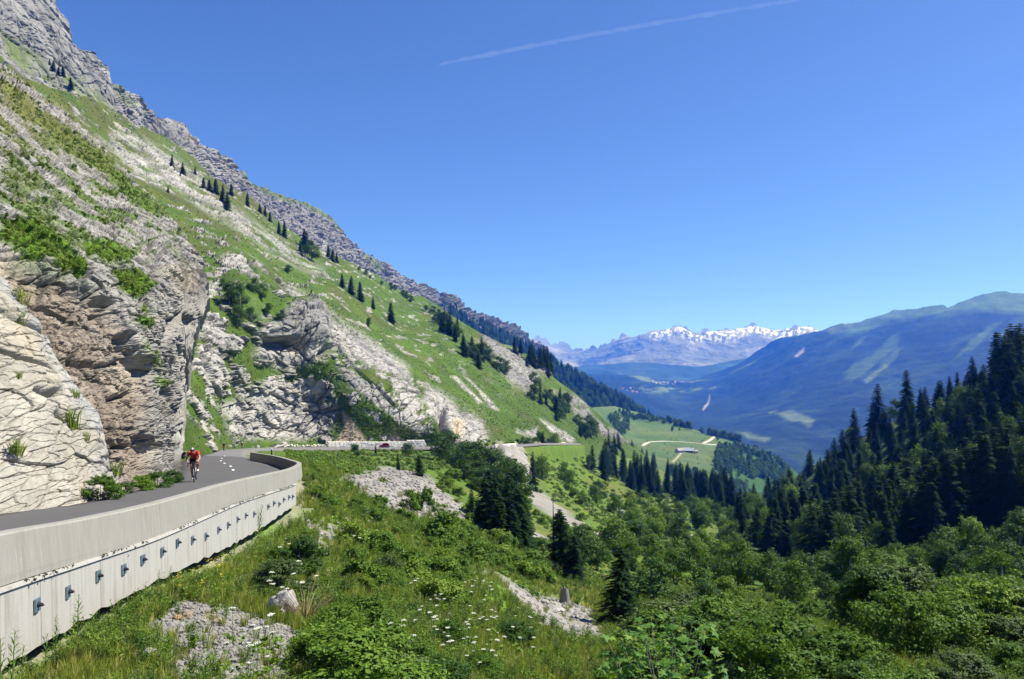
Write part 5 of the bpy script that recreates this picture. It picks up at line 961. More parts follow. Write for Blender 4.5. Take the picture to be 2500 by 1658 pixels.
# bare dead tree and stump
M_DEAD = mat_plain('dead_wood', (.17, .16, .145), .9, 0, .3, 12)
p = hpos(1350, D=76); e = empty('dead_tree', p); tag(e, 'bare dead conifer rising above the second spruce clump', 'tree'); h = (HY-1204)/F*76-p[2]
m = MB(); m.tube([(0, 0, -.1), (.05, 0, h*.5), (0, .05, h)], [.14, .09, .02], 6); m.build('trunk', M_DEAD, e)
m = MB()
for k in range(46): a = rnd(0, 6.28); z = h*rnd(.2, .97); l = rnd(.3, 1.1)*(1.1-z/h*.7); m.tube([(0, 0, z), (math.cos(a)*l*.6, math.sin(a)*l*.6, z-.05), (math.cos(a)*l, math.sin(a)*l, z-.2*l)], [.025, .016, .006], 4, False)
m.build('branch', M_DEAD, e)['kind'] = 'stuff'
p = hpos(1378, D=52); e = empty('tree_stump', p); tag(e, 'grey weathered tree stump below the second spruce clump', 'stump')
m = MB(); n = 12
ring = lambda z, r, j: [(math.cos(a)*r*(1+j*math.sin(3*a+1)), math.sin(a)*r*(1+j*math.cos(2*a)), z+(.12*math.sin(5*a) if z > .9 else 0)) for a in np.arange(n)*2*math.pi/n]
V = np.array(ring(-.1, .62, .25)+ring(.25, .42, .15)+ring(.8, .34, .1)+ring(1.15, .27, .18)+ring(1.0, .14, .1)); i = np.arange(4)[:, None]*n; j = np.arange(n)[None]; m.add(V, np.stack([i+j, i+(j+1) % n, i+n+(j+1) % n, i+n+j], -1).reshape(-1, 4)); m.build('trunk', M_DEAD, e)
m = MB()
for a in (0.4, 1.9, 3.3, 4.8): m.tube([(math.cos(a)*.3, math.sin(a)*.3, .15), (math.cos(a)*.7, math.sin(a)*.7, 0), (math.cos(a)*1.0, math.sin(a)*1.0, -.12)], [.14, .09, .03], 6); 
m.build('roots', M_DEAD, e); e.scale = (.8, .8, .95)
# ---- young maple at the bottom edge: big palmate leaves
p = hpos(1630, D=10.6); e = empty('maple_sapling', p); tag(e, 'young maple with big palmate leaves at the bottom edge', 'tree')
th = np.radians([-158, -120, -96, -68, -46, -22, 0, 22, 46, 68, 96, 120, 158]); rr_ = np.array([.34, .62, .42, .92, .52, .55, 1.0, .55, .52, .92, .42, .62, .34])
lv = np.c_[np.cos(th)*rr_, np.sin(th)*rr_, -.22*rr_**2+.04*np.cos(6*th)]; lv = np.r_[[(0, 0, 0)], lv]; lf = np.c_[np.zeros(12, int), np.arange(1, 13), np.arange(2, 14)]
leaf_me = mesh_np('leaf', lv*.088, lf); leaf_me.materials.append(M_MAPLE); young_me = mesh_np('leaf', lv*.055, lf); young_me.materials.append(mat_leaf('young_maple_leaves', (.14, .20, .03), (.22, .24, .05), .4))
H = -3.25-p[2]; g = np.random.default_rng(3); m = MB(); tips = []
for k in range(20):
    a = g.uniform(0, 6.28); r = .95*math.sqrt(g.uniform(0, 1)); top = np.array([math.cos(a)*r*1.0, math.sin(a)*r*.8, H*(1-.15*(r/.95)**2)*g.uniform(.86, 1.0)]); b = np.array([g.normal(0, .06), g.normal(0, .06), -.1])
    m.tube([b, b*.5+top*[.35, .35, .5], top], [.011, .008, .004], 5, False); tips.append((b, top))
m.build('stems', M_BARKP, e, True)
for k in range(295):
    b, top = tips[k % 20]; tt = 1-.42*g.uniform(0, 1)**1.5; q = b*.5*(1-tt)+top*np.array([tt**1.4, tt**1.4, tt]); a = g.uniform(0, 6.28); out = g.uniform(.06, .2); q = q+np.array([math.cos(a)*out, math.sin(a)*out, g.uniform(-.03, .06)])
    o = bpy.data.objects.new('leaf', young_me if (tt > .93 and k % 3 == 0) else leaf_me); COL.objects.link(o); o.parent = e; o.location = q; o.rotation_euler = (g.normal(0, .35), g.normal(.25, .35), a); s_ = g.uniform(.85, 1.5); o.scale = (s_, s_, s_)
# ---- white umbels, tall willowherbs, yellow flowers
def umbel(seed, n=15):
    g = np.random.default_rng(seed); st = MB(); st.tube([(0, 0, -.03), (.02, .01, .5), (.03, .02, .93)], [.009, .008, .006], 4, False); hd = MB()
    for k in range(n):
        r = .088*math.sqrt((k+.3)/n); a = k*2.4; c = np.array([.03+math.cos(a)*r, .02+math.sin(a)*r, 1.0-2*r*r+g.uniform(-.008, .008)]); st.tube([(.03, .02, .9), c], .003, 3, False)
        hx = np.arange(6)*math.pi/3+g.uniform(0, 1); rr2 = .017*g.uniform(.8, 1.2); hd.add(np.r_[[c+[0, 0, .012]], np.c_[c[0]+np.cos(hx)*rr2, c[1]+np.sin(hx)*rr2, np.full(6, c[2])+g.uniform(-.01, .01, 6)]], np.c_[np.zeros(6, int), 1+np.arange(6), 1+(np.arange(6)+1) % 6])
    lf_ = MB(); 
    for k in range(5): a = g.uniform(0, 6.28); l = g.uniform(.15, .3); c = np.array([[math.cos(a)*l, math.sin(a)*l, g.uniform(.1, .4)]]*3)+g.normal(0, .05, (3, 3)); V, f = quads(c, np.array([[0, 0, 1.]]*3), np.full(3, .12), g, .5); lf_.add(V, f)
    A = st.mesh('stem'); A.materials.append(M_STEM); B = hd.mesh('flower_head'); B.materials.append(M_WHITE); Cc = lf_.mesh('leaves'); Cc.materials.append(M_WEED); return A, B, Cc
UMB = [umbel(s) for s in (1, 2, 3)]
UZ = [((1000, 1200, 1410, 1480), 34, 'white umbel flower in the loose band across the middle slope', 'umbels of the middle slope'), ((960, 1220, 1500, 1640), 58, 'white umbel flower in the dense patch at bottom centre', 'umbels at bottom centre'), ((560, 680, 1540, 1650), 14, 'white umbel flower on the foreground rubble patch', 'umbels on the foreground rubble'), ((650, 800, 1330, 1470), 22, 'white umbel flower near the large white rock', 'umbels near the large white rock'), ((730, 960, 1230, 1340), 18, 'small white umbel right of the wall end', 'umbels right of the wall end'), ((1200, 1330, 1480, 1600), 16, 'white umbel flower left of the grey rubble', 'umbels left of the grey rubble')]
for (x0, x1, y0, y1), n, lb, gp in UZ:
    for k in range(n):
        px, py = rnd(x0, x1), rnd(y0, y1); D = hill_row(px, py+45*rnd(.5, 1)); put(UMB[k % 3], ('stem', 'flower_head', 'leaves'), 'umbel_plant', hpos(px, D=D), rnd(.36, .62)*np.clip((D/12)**.3, .8, 1.3), lb, 'flower', gp)
def herb(seed, n=46):
    g = np.random.default_rng(seed); st = MB(); st.tube([(0, 0, -.03), (.02, 0, .5), (.03, .03, 1)], [.012, .009, .003], 4, False); lf_ = MB(); tt = np.linspace(.08, .98, n); az = np.arange(n)*2.4; o = np.c_[np.cos(az), np.sin(az), np.full(n, .75)]; s = .085*(1.2-.85*tt)
    V, f = quads(np.c_[.03*tt, .03*tt**2, tt]+o*s[:, None]*.9, np.c_[-o[:, 0], -o[:, 1], np.full(n, 1.2)], s, g, .2, 0, o); lf_.add(V, f); A = st.mesh('stem'); A.materials.append(M_STEM); B = lf_.mesh('leaves'); B.materials.append(M_WEED); return A, B
HRB = [herb(s) for s in (1, 2)]
for px, D, top, lb in ((20, 8.6, 1540, 'tall willowherb at the bottom left corner before the wall'), (45, 8.9, 1575, 'second willowherb at the bottom left corner'), (-5, 8.8, 1560, 'willowherb cut by the left edge'), (65, 9.3, 1600, 'short willowherb right of the corner plants'), (110, 10.6, 1545, 'thin weed in front of the lower wall under the second anchor'), (135, 11.2, 1505, 'slender weed rising before the wall under the second anchor'), (190, 12.2, 1450, 'tallest slender weed in front of the wall'), (178, 12.0, 1500, 'weed just left of the tallest slender weed'), (385, 16.6, 1390, 'weed at the wall foot below the sixth anchor'), (410, 17.4, 1380, 'weed right of the one below the sixth anchor'), (540, 24, 1300, 'feathery weed at the wall foot in the middle'), (570, 26, 1285, 'tall dry weed against the wall beyond the middle'), (630, 30, 1232, 'reddish dry weed against the wall near its end')):
    p = hpos(px, D=D); h = (HY-top)/F*D-p[2]; put(random.choice(HRB), ('stem', 'leaves'), 'willowherb_plant', p, max(h, .3), lb, 'plant', None, 1.1)
yl = []
for k in range(6):
    g = np.random.default_rng(k); m = MB()
    for q in range(5): a = g.uniform(0, 6.28); r = g.uniform(0, .4); c = np.array([math.cos(a)*r, math.sin(a)*r, g.uniform(.7, 1)]); hx = np.arange(5)*2*math.pi/5; m.add(np.r_[[c], np.c_[c[0]+np.cos(hx)*.06, c[1]+np.sin(hx)*.06, np.full(5, c[2]+.01)]], np.c_[np.zeros(5, int), 1+np.arange(5), 1+(np.arange(5)+1) % 5])
    me = m.mesh('y'); me.materials.append(M_YELLOW); yl.append(me)
n = 70; px = RNG.uniform(425, 560, n); Dn = np.array([hill_row(a, np.interp(a, [425, 560], [1440, 1395])+RNG.uniform(-25, 30)) for a in px]); x = (px-HX)/F*Dn
px2 = RNG.uniform(1380, 1450, 60); D2 = np.array([hill_row(a, np.interp(a, [1380, 1450], [1462, 1490])+RNG.uniform(-6, 6)) for a in px2]); x2 = (px2-HX)/F*D2
P = np.r_[np.c_[x, Dn, ground_z(x, Dn)], np.c_[x2, D2, ground_z(x2, D2)]]
scatter('yellow_flowers', P, RNG.uniform(.2, .3, len(P)), yl, 'small yellow flowers in the grass along the wall foot', 'flowers')
# ---- single rocks
M_BOULDER = mat_terrain('white_boulder_rock', 2., 14., .03, ((3, 4, 7), (.3, .2, 0), .4)); 
def rock(name, px, py, w_px, hfac, seed, label, colr, kind_flat=.8):
    D = hill_row(px, py); p = hpos(px, D=D); s_ = w_px/F*D; me = stone_mesh(seed, 4, .34, hfac, M_BOULDER, name); n_ = len(me.vertices); a = me.attributes.new('Col', 'FLOAT_COLOR', 'POINT'); a.data.foreach_set('color', np.tile(np.r_[colr, 1], n_).astype(np.float32)); me.materials.clear(); me.materials.append(M_BOULDER)
    o = link(name, me); o.location = p+np.array([0, 0, s_*.2*hfac]); o.scale = (s_, s_, s_); o.rotation_euler = (.2, .1, seed); tag(o, label, 'rock'); return o
for r_ in ((368, 1625, 70, .75, 1, 'white angular boulder on the grass at the bottom left', (0.36, 0.35, 0.33)), (690, 1505, 78, 1.0, 2, 'large pale rock half hidden by twigs in the middle foreground', (0.34, 0.33, 0.31)), (1093, 1518, 28, .9, 3, 'small white rock among the umbels', (0.38, 0.37, 0.36)), (455, 1512, 28, .8, 4, 'brown block at the upper rim of the foreground rubble', (0.29, 0.23, 0.16)), (432, 1516, 20, .8, 5, 'ochre stone left of the brown block', (0.31, 0.22, 0.12)), (445, 1532, 26, .5, 6, 'flat pale stone below the brown block', (0.32, 0.31, 0.29)), (533, 1525, 22, .6, 7, 'small ochre-tinted stone in the foreground rubble', (0.31, 0.26, 0.19)), (495, 1520, 24, .45, 8, 'thin flat slab lying in the foreground rubble', (0.29, 0.27, 0.26)), (70, 1625, 26, .6, 9, 'pale stone under the wall at the bottom left', (0.31, 0.29, 0.25)), (1362, 1498, 30, .5, 10, 'round flat slab lying in the grey rubble field', (.40, .385, .36)), (1330, 1478, 24, .7, 11, 'angular block in the upper part of the grey rubble field', (0.29, 0.28, 0.26)), (1405, 1540, 28, .7, 12, 'largest block near the lower end of the grey rubble field', (0.27, 0.26, 0.26)), (1682, 1316, 16, 1.1, 13, 'white boulder by the track on the valley floor', (.5, .49, .47)), (640, 1420, 24, .5, 14, 'white stone below the wall near the yellow flowers', (.5, .48, .44)), (1515, 1255, 26, .5, 15, 'flat white boulder on the grassy valley side', (.52, .5, .47))): rock('boulder', *r_)
# twiggy dry bush beside the large pale rock
p = hpos(745, D=14.5); e = empty('dry_bush', p); tag(e, 'brown twiggy bush right of the large pale rock', 'bush'); m = MB(); g = np.random.default_rng(9)
for k in range(90): a = g.uniform(0, 6.28); l = g.uniform(.4, .85); t_ = np.array([math.cos(a)*l*.75, math.sin(a)*l*.75, l*g.uniform(.5, 1.0)]); m.tube([(0, 0, -.02), t_*[.5, .5, .62], t_], [.006, .004, .002], 3, False)
m.build('twigs', M_DRY, e)['kind'] = 'stuff'
lap('near plants')

# ================================================================== ROAD FURNITURE, CAR, CYCLISTS, BUILDINGS
M_BLOCK = mat_plain('white_limestone_block', (.72, .69, .61), .9, 0, .18, 2.); M_RED = mat_plain('dark_red_car_paint', (.16, .006, .02), .25, .1, 0, 1, .5); M_GLASS = mat_plain('dark_car_glass', (.02, .025, .03), .08, 0, 0, 1, .6); M_RUBBER = mat_plain('black_rubber', (.015, .015, .016), .8); M_RIM = mat_plain('alloy_rim', (.5, .5, .52), .35, .9); M_LAMP = mat_plain('headlamp_plastic', (.75, .77, .8), .15); M_TAIL = mat_plain('tail_lamp_plastic', (.35, .01, .01), .2); M_BLACKP = mat_plain('black_plastic', (.02, .02, .02), .6)
# block wall on the uphill side of the far road
lpx = HX+rl[:, 0]/np.maximum(rl[:, 1], 1)*F; far_k = np.arange(NR)[(ymid > 216) & (lpx > 803) & (lpx < 1046) & (np.arange(NR) > 200)]
bw = empty('stone_block_wall', tuple(np.r_[rl[far_k[0]], rz[far_k[0]]])); tag(bw, 'white stone block wall along the far road behind the red car', 'wall'); org = np.array(bw.location)
bl = MB().box((0, 0, 0), (1, 1, 1)); me_b = []
for s in range(4):
    bm = bmesh.new(); bmesh.ops.create_cube(bm, size=1); bmesh.ops.bevel(bm, geom=bm.edges[:], offset=.09, segments=1, affect='EDGES'); g = np.random.default_rng(s)
    for v in bm.verts: v.co += Vector(g.normal(0, .03, 3))
    me = bpy.data.meshes.new('stone'); bm.to_mesh(me); bm.free(); me.materials.append(M_BLOCK); me_b.append(me)
edge = np.c_[rl, rz][far_k[0]:far_k[-1]+1]; seg = np.r_[0, np.cumsum(np.linalg.norm(np.diff(edge[:, :2], axis=0), axis=1))]; Lw = seg[-1]
row = 0; z0 = -.3
while z0 < 2.3:
    s = rnd(-.5, 0); 
    while s < Lw:
        l = rnd(.8, 1.5); sc_ = (s+l/2)/Lw; hh = np.interp(sc_, [0, .7, .78, 1], [1.5, 1.5, 1.75, 2.15])
        if z0+.42 < hh+.2 and 0 <= s+l/2 <= Lw:
            q = np.array([np.interp(s+l/2, seg, edge[:, i]) for i in range(3)]); q2 = np.array([np.interp(s+l/2+.5, seg, edge[:, i]) for i in range(3)]); tv = q2-q
            o = bpy.data.objects.new('stone', random.choice(me_b)); COL.objects.link(o); o.parent = bw; nv = np.array([-tv[1], tv[0], 0]); nv /= np.linalg.norm(nv)+1e-9
            o.location = q+nv*(.75+rnd(-.04, .04))+np.array([0, 0, z0+.24])-org; o.scale = (l*.97, .8, .47); o.rotation_euler = (0, 0, math.atan2(tv[1], tv[0])+rnd(-.03, .03))
        s += l
    z0 += .46
# loose white stones left of that wall
kk = np.arange(NR)[(ymid > 150) & (np.arange(NR) < far_k[0])]; k = RNG.choice(kk, 420); off = RNG.uniform(.5, 1.9, 420); tv = np.c_[np.gradient(rl[:, 0]), np.gradient(rl[:, 1])]; tv /= np.linalg.norm(tv, axis=1, keepdims=True); P = np.c_[rl[k, 0]-tv[k, 1]*off, rl[k, 1]+tv[k, 0]*off, rz[k]+RNG.uniform(0, .5, 420)]
scatter('roadside_rubble', P, RNG.uniform(.3, .8, 420), [stone_mesh(s, 1, .3, .8, M_BLOCK) for s in (21, 22, 23)], 'heap of white rubble along the far road left of the block wall', 'rubble', .5)
# parapet where the road turns the white rock
rpx = HX+rr[:, 0]/np.maximum(rr[:, 1], 1)*F; kp = [k for k in range(200, NR) if 1203 < rpx[k] < 1260]
if kp:
    ep = empty('road_parapet', (0, 0, 0)); tag(ep, 'short white masonry parapet where the road rounds the pale rock face', 'wall'); kq = np.linspace(kp[0], kp[-1], 7).astype(int)
    for a, b in zip(kq[:-1], kq[1:]):
        A = np.r_[rr[a], rz[a]]; B = np.r_[rr[b], rz[b]]; L = np.linalg.norm(B-A); o = bpy.data.objects.new('stone', me_b[a % 4]); COL.objects.link(o); o.parent = ep; o.location = (A+B)/2+np.array([0, 0, .3]); o.scale = (L*.97, .5, 1.2); o.rotation_euler = (0, 0, math.atan2(B[1]-A[1], B[0]-A[0]))
# marker post past the parapet's end
p = np.array(W(663, 1110, 92.)); p[2] = float(ground_z(p[0], p[1])); e = empty('marker_post', p); tag(e, 'dark marker post on the verge behind the end of the parapet', 'post'); MB().tube([(0, 0, -.2), (0, 0, .75)], [.09, .08], 8).build('post', M_BLACKP, e); MB().tube([(0, 0, .75), (0, 0, .9), (0, 0, .93)], [.085, .08, .02], 8).build('cap', M_LAMP, e)

# ---- red hatchback
kc = int(np.argmin(np.abs((lpx+rpx)/2-946)+1e3*(np.arange(NR) < 240))); cp = rc[kc]; ct = rc[kc+2]-rc[kc-2]
car = empty('parked_car' if False else 'car', tuple(cp+np.array([-.6, -1.0, .06])), math.atan2(ct[1], ct[0])+math.pi-.45); tag(car, 'dark red hatchback on the far road in front of the white block wall', 'car')
def loft(secs, mat, name, parent, smooth=True, caps=True):
    n = len(secs[0]); V = np.concatenate([np.asarray(s, float) for s in secs]); m = len(secs); i = np.arange(m-1)[:, None]*n; j = np.arange(n)[None]; k = (j+1) % n; b = MB(); b.add(V, np.stack([i+j, i+n+j, i+n+k, i+k], -1).reshape(-1, 4))
    if caps:
        for base in (0, (m-1)*n): b.add(np.r_[V[base:base+n], V[base:base+n].mean(0)[None]], np.c_[np.arange(n), (np.arange(n)+1) % n, np.full(n, n)])
    return b.build(name, mat, parent, smooth)
def csec(x, w, z0, z1, n=16, p=3.2): a = np.arange(n)*2*math.pi/n; c, s = np.cos(a), np.sin(a); return np.c_[np.full(n, x), np.sign(c)*np.abs(c)**(2/p)*w, (z0+z1)/2+np.sign(s)*np.abs(s)**(2/p)*(z1-z0)/2]
body = loft([csec(-1.62, .55, .42, .75), csec(-1.58, .72, .28, .95), csec(-1.2, .80, .2, 1.0), csec(0, .82, .18, .98), csec(.75, .81, .2, .95), csec(1.3, .76, .22, .84), csec(1.6, .66, .28, .70), csec(1.68, .5, .36, .6)], M_RED, 'body', car)
loft([csec(-1.5, .60, .86, 1.0), csec(-1.32, .66, .86, 1.32), csec(-1.0, .66, .86, 1.47), csec(-.2, .66, .86, 1.5), csec(.2, .64, .86, 1.44), csec(.55, .60, .86, 1.2), csec(.92, .56, .86, .97)], M_RED, 'roof', car)
m = MB(); m.add([(.30, -.55, 1.40), (.30, .55, 1.40), (.88, .60, 1.0), (.88, -.60, 1.0)], [[0, 1, 2, 3]]); m.build('windscreen', M_GLASS, car)
m = MB(); m.add([(-1.36, -.52, 1.34), (-1.36, .52, 1.34), (-1.545, .58, 1.0), (-1.545, -.58, 1.0)], [[0, 1, 2, 3]]); m.build('rear_window', M_GLASS, car)
for sd in (-1, 1):
    for x0, x1 in ((-.35, .5), (-1.2, -.42)): m = MB(); m.add([(x0, sd*.685, 1.0), (x1, sd*.685, 1.0), (min(x1-.25, .25) if x1 > 0 else x1, sd*.668, 1.38), (x0+(.1 if x0 < -1 else 0), sd*.668, 1.38)], [[0, 1, 2, 3]]); m.build('side_window', M_GLASS, car)
    MB().ball((1.5, sd*.52, .62), (.14, .16, .09), 10, 6).build('headlight', M_LAMP, car, True); MB().ball((-1.55, sd*.60, .80), (.08, .10, .14), 10, 6).build('tail_light', M_TAIL, car, True); MB().ball((.52, sd*.90, 1.0), (.06, .10, .07), 8, 6).build('wing_mirror', M_RED, car, True)
    for x in (-1.05, 1.0):
        a = np.arange(20)*2*math.pi/20; ty = MB(); ty.tube(np.c_[x+.25*np.cos(np.r_[a, 0]), np.full(21, sd*.74), .30+.25*np.sin(np.r_[a, 0])], .065, 8, False); w_ = ty.build('wheel', M_RUBBER, car, True); rm = MB(); rm.tube([(x, sd*.70, .30), (x, sd*.79, .30)], .2, 14); rm.build('rim', M_RIM, w_)
MB().box((1.66, 0, .42), (.08, 1.0, .16)).build('bumper', M_BLACKP, car); MB().box((1.71, 0, .44), (.02, .46, .1)).build('number_plate', M_LAMP, car)

# ---- bicycle and rider
M_FRAME = mat_plain('black_bike_frame', (.03, .03, .035), .35, .2); M_SKIN = mat_plain('sunburnt_skin', (.42, .22, .15), .6); M_JRED = mat_plain('red_jersey', (.45, .02, .015), .75); M_SHORT = mat_plain('black_lycra', (.015, .015, .016), .7); M_SHOE = mat_plain('white_shoes', (.75, .75, .75), .5); M_SHADES = mat_plain('sunglasses', (.02, .02, .025), .1)
bike = empty('bicycle'); 
m = MB()
for a, b, r_ in (((-.09, 0, .27), (-.24, 0, .80), .016), ((-.24, 0, .80), (-.27, 0, .96), .013), ((-.22, 0, .77), (.36, 0, .80), .017), ((-.09, 0, .27), (.40, 0, .68), .021), ((.355, 0, .83), (.40, 0, .66), .019), ((-.09, .04, .27), (-.5, .055, .34), .010), ((-.09, -.04, .27), (-.5, -.055, .34), .010), ((-.23, .03, .76), (-.5, .055, .34), .008), ((-.23, -.03, .76), (-.5, -.055, .34), .008)): m.tube([a, b], r_, 8)
m.build('frame', M_FRAME, bike, True)
m = MB(); [m.tube([(.40, 0, .67), (.42, sd*.05, .63), (.50, sd*.05, .34)], [.018, .014, .009], 8) for sd in (-1, 1)]; m.build('fork', M_FRAME, bike, True)
m = MB(); m.tube([(.355, 0, .84), (.43, 0, .87)], .016, 8); m.tube([(.43, -.21, .87), (.43, .21, .87)], .016, 8)
for sd in (-1, 1): m.tube([(.43, sd*.21, .87), (.50, sd*.212, .87), (.535, sd*.215, .83), (.52, sd*.22, .76), (.46, sd*.22, .73), (.39, sd*.22, .73)], .0155, 8); m.tube([(.50, sd*.21, .88), (.555, sd*.205, .90), (.565, sd*.205, .94)], [.02, .022, .014], 8)
m.build('handlebar', M_BLACKP, bike, True)
m = MB(); m.ball((-.24, 0, .975), (.10, .06, .02), 12, 6); m.ball((-.12, 0, .975), (.11, .022, .018), 10, 6); m.build('saddle', M_BLACKP, bike, True)
for x in (-.5, .5):
    a = np.arange(33)*2*math.pi/32; w_ = MB().tube(np.c_[x+.325*np.cos(a), 0*a, .34+.325*np.sin(a)], .015, 8, False).build('wheel', M_RUBBER, bike, True)
    MB().tube(np.c_[x+.302*np.cos(a), 0*a, .34+.302*np.sin(a)], .013, 6, False).build('rim', M_FRAME, w_, True)
    sp = MB(); [sp.tube([(x, .02*(-1)**k, .34), (x+.30*math.cos(k*.5236*.6), 0, .34+.30*math.sin(k*.5236*.6))], .0018, 3, False) for k in range(20)]; sp.tube([(x, -.04, .34), (x, .04, .34)], .018, 8); sp.build('spokes', M_RIM, w_)
m = MB(); a = np.arange(25)*2*math.pi/24; m.tube(np.c_[-.09+.09*np.cos(a), np.full(25, -.045), .27+.09*np.sin(a)], .006, 5, False); m.tube([(-.09, -.06, .27), (-.09, -.06, .10)], .011, 6); m.tube([(-.09, .06, .27), (-.09, .06, .44)], .011, 6); m.tube([(-.09, -.08, .27), (-.09, .08, .27)], .02, 8); m.build('crank', M_FRAME, bike, True)
for sd, z in ((-1, .10), (1, .44)): MB().box((-.09, sd*.11, z), (.09, .09, .018)).build('pedal', M_BLACKP, bike)
def remesh(mb, vox, name, sm=3):
    o = bpy.data.objects.new('tmp', mb.mesh('tmp')); COL.objects.link(o); r_ = o.modifiers.new('r', 'REMESH'); r_.mode = 'VOXEL'; r_.voxel_size = vox; s_ = o.modifiers.new('s', 'SMOOTH'); s_.iterations = sm; s_.factor = .5
    me = bpy.data.meshes.new_from_object(o.evaluated_get(bpy.context.evaluated_depsgraph_get())); me.name = name; bpy.data.objects.remove(o); me.polygons.foreach_set('use_smooth', np.ones(len(me.polygons), bool)); return me
J = {}
for sd in (-1, 1):
    J[sd] = dict(sh=(.17, sd*.185, 1.29), el=(.33, sd*.265, 1.07), wr=(.495, sd*.215, .955), hip=(-.22, sd*.09, 1.0), kn=(.07, sd*.115, .63) if sd < 0 else (.20, sd*.15, .84), an=(-.13, sd*.115, .20) if sd < 0 else (-.13, sd*.115, .54))
b = MB(); b.tube([(.20, 0, 1.28), (.27, 0, 1.36), (.32, 0, 1.38)], [.06, .055, .055], 10); b.ball((.355, 0, 1.385), (.105, .078, .095), 14, 10); b.ball((.44, 0, 1.345), (.035, .05, .05), 8, 6); b.ball((.462, 0, 1.375), (.022, .012, .016), 6, 4)
b.tube([(-.24, 0, 1.0), (-.1, 0, 1.12), (.08, 0, 1.24), (.18, 0, 1.28)], [.12, .12, .14, .11], 12)
for sd in (-1, 1):
    j = J[sd]; b.ball((.36, sd*.078, 1.385), (.025, .012, .032), 6, 4); b.tube([(.12, sd*.08, 1.27), j['sh'], tuple((np.array(j['sh'])+j['el'])/2), j['el']], [.07, .062, .052, .042], 10); b.tube([j['el'], tuple((np.array(j['el'])*.65+np.array(j['wr'])*.35)), j['wr']], [.042, .044, .027], 10)
    b.ball((.525, sd*.207, .945), (.042, .030, .022), 8, 6)
    for k in range(4): y0 = sd*.207+(k-1.5)*.017; l = (.055, .065, .06, .048)[k]; b.tube([(.545, y0, .95), (.545+l*.6, y0, .945), (.545+l*.7, y0, .92), (.545+l*.45, y0, .90)], [.0095, .009, .0085, .0075], 6)
    b.tube([(.515, sd*.185, .945), (.535, sd*.168, .925), (.55, sd*.172, .905)], [.011, .010, .008], 6)
    b.tube([j['hip'], tuple((np.array(j['hip'])+j['kn'])/2), j['kn']], [.10, .088, .062], 12); k2 = np.array(j['kn']); a2 = np.array(j['an']); b.tube([k2, k2*.68+a2*.32+np.array([-.02, 0, 0]), a2], [.060, .062, .036], 10); b.tube([a2, a2+[.03, 0, -.04], a2+[.12, 0, -.055]], [.038, .038, .03], 8)
body_me = remesh(b, .0105, 'body', 2); body_me.materials.append(M_SKIN)
b = MB(); b.tube([(-.27, 0, 1.03), (-.12, 0, 1.125), (.06, 0, 1.245), (.17, 0, 1.30), (.22, 0, 1.325)], [.142, .15, .168, .15, .08], 14); b.ball((.10, 0, 1.25), (.15, .19, .13), 14, 10)
for sd in (-1, 1): j = J[sd]; s3 = np.array(j['sh']); e3 = np.array(j['el']); b.tube([(.10, sd*.09, 1.27), s3, s3*.4+e3*.6], [.10, .08, .064], 10)
jer_me = remesh(b, .014, 'jersey', 4); jer_me.materials.append(M_JRED)
b = MB(); b.ball((-.24, 0, 1.0), (.15, .155, .13), 14, 10)
for sd in (-1, 1): j = J[sd]; h3 = np.array(j['hip']); k3 = np.array(j['kn']); b.tube([h3, h3*.5+k3*.5, h3*.28+k3*.72], [.118, .102, .082], 12)
sho_me = remesh(b, .014, 'shorts', 3); sho_me.materials.append(M_SHORT)
b = MB()
b.ball((.345, 0, 1.415), (.145, .10, .088), 16, 10); hel_me = remesh(b, .012, 'helmet', 1); hel_me.materials.append(M_SHORT)
b = MB(); b.tube([(.23, 0, 1.475), (.33, 0, 1.508), (.42, 0, 1.485), (.475, 0, 1.44)], [.01, .022, .022, .012], 8); b.tube([(.25, .05, 1.46), (.34, .055, 1.49), (.44, .045, 1.462)], .009, 6); b.tube([(.25, -.05, 1.46), (.34, -.055, 1.49), (.44, -.045, 1.462)], .009, 6); str_me = b.mesh('helmet_stripe', True); str_me.materials.append(M_SHOE)
b = MB(); b.ball((.455, 0, 1.392), (.02, .066, .022), 12, 6); sun_me = b.mesh('sunglasses', True); sun_me.materials.append(M_SHADES)
b0 = []
for sd in (-1, 1): a2 = np.array(J[sd]['an']); b = MB(); b.tube([a2+[-.04, 0, -.05], a2+[.03, 0, -.055], a2+[.13, 0, -.075], a2+[.17, 0, -.08]], [.035, .046, .042, .022], 10); me = b.mesh('shoe', True); me.materials.append(M_SHOE); b0.append(me)
rider = empty('person')
for nm, me in (('body', body_me), ('jersey', jer_me), ('shorts', sho_me), ('helmet', hel_me), ('sunglasses', sun_me), ('shoe', b0[0]), ('shoe', b0[1])): o = bpy.data.objects.new(nm, me); COL.objects.link(o); o.parent = rider; 
for o in rider.children:
    if o.name.startswith('helmet'): q = bpy.data.objects.new('helmet_stripe', str_me); COL.objects.link(q); q.parent = o
def road_z(x, y): k = int(np.argmin(np.hypot(rc[:, 0]-x, rc[:, 1]-y))); return rc[k, 2]+.05
M_JDARK = mat_plain('dark_jersey', (.03, .035, .05), .75); M_JBLK = mat_plain('black_white_jersey', (.10, .11, .13), .75)
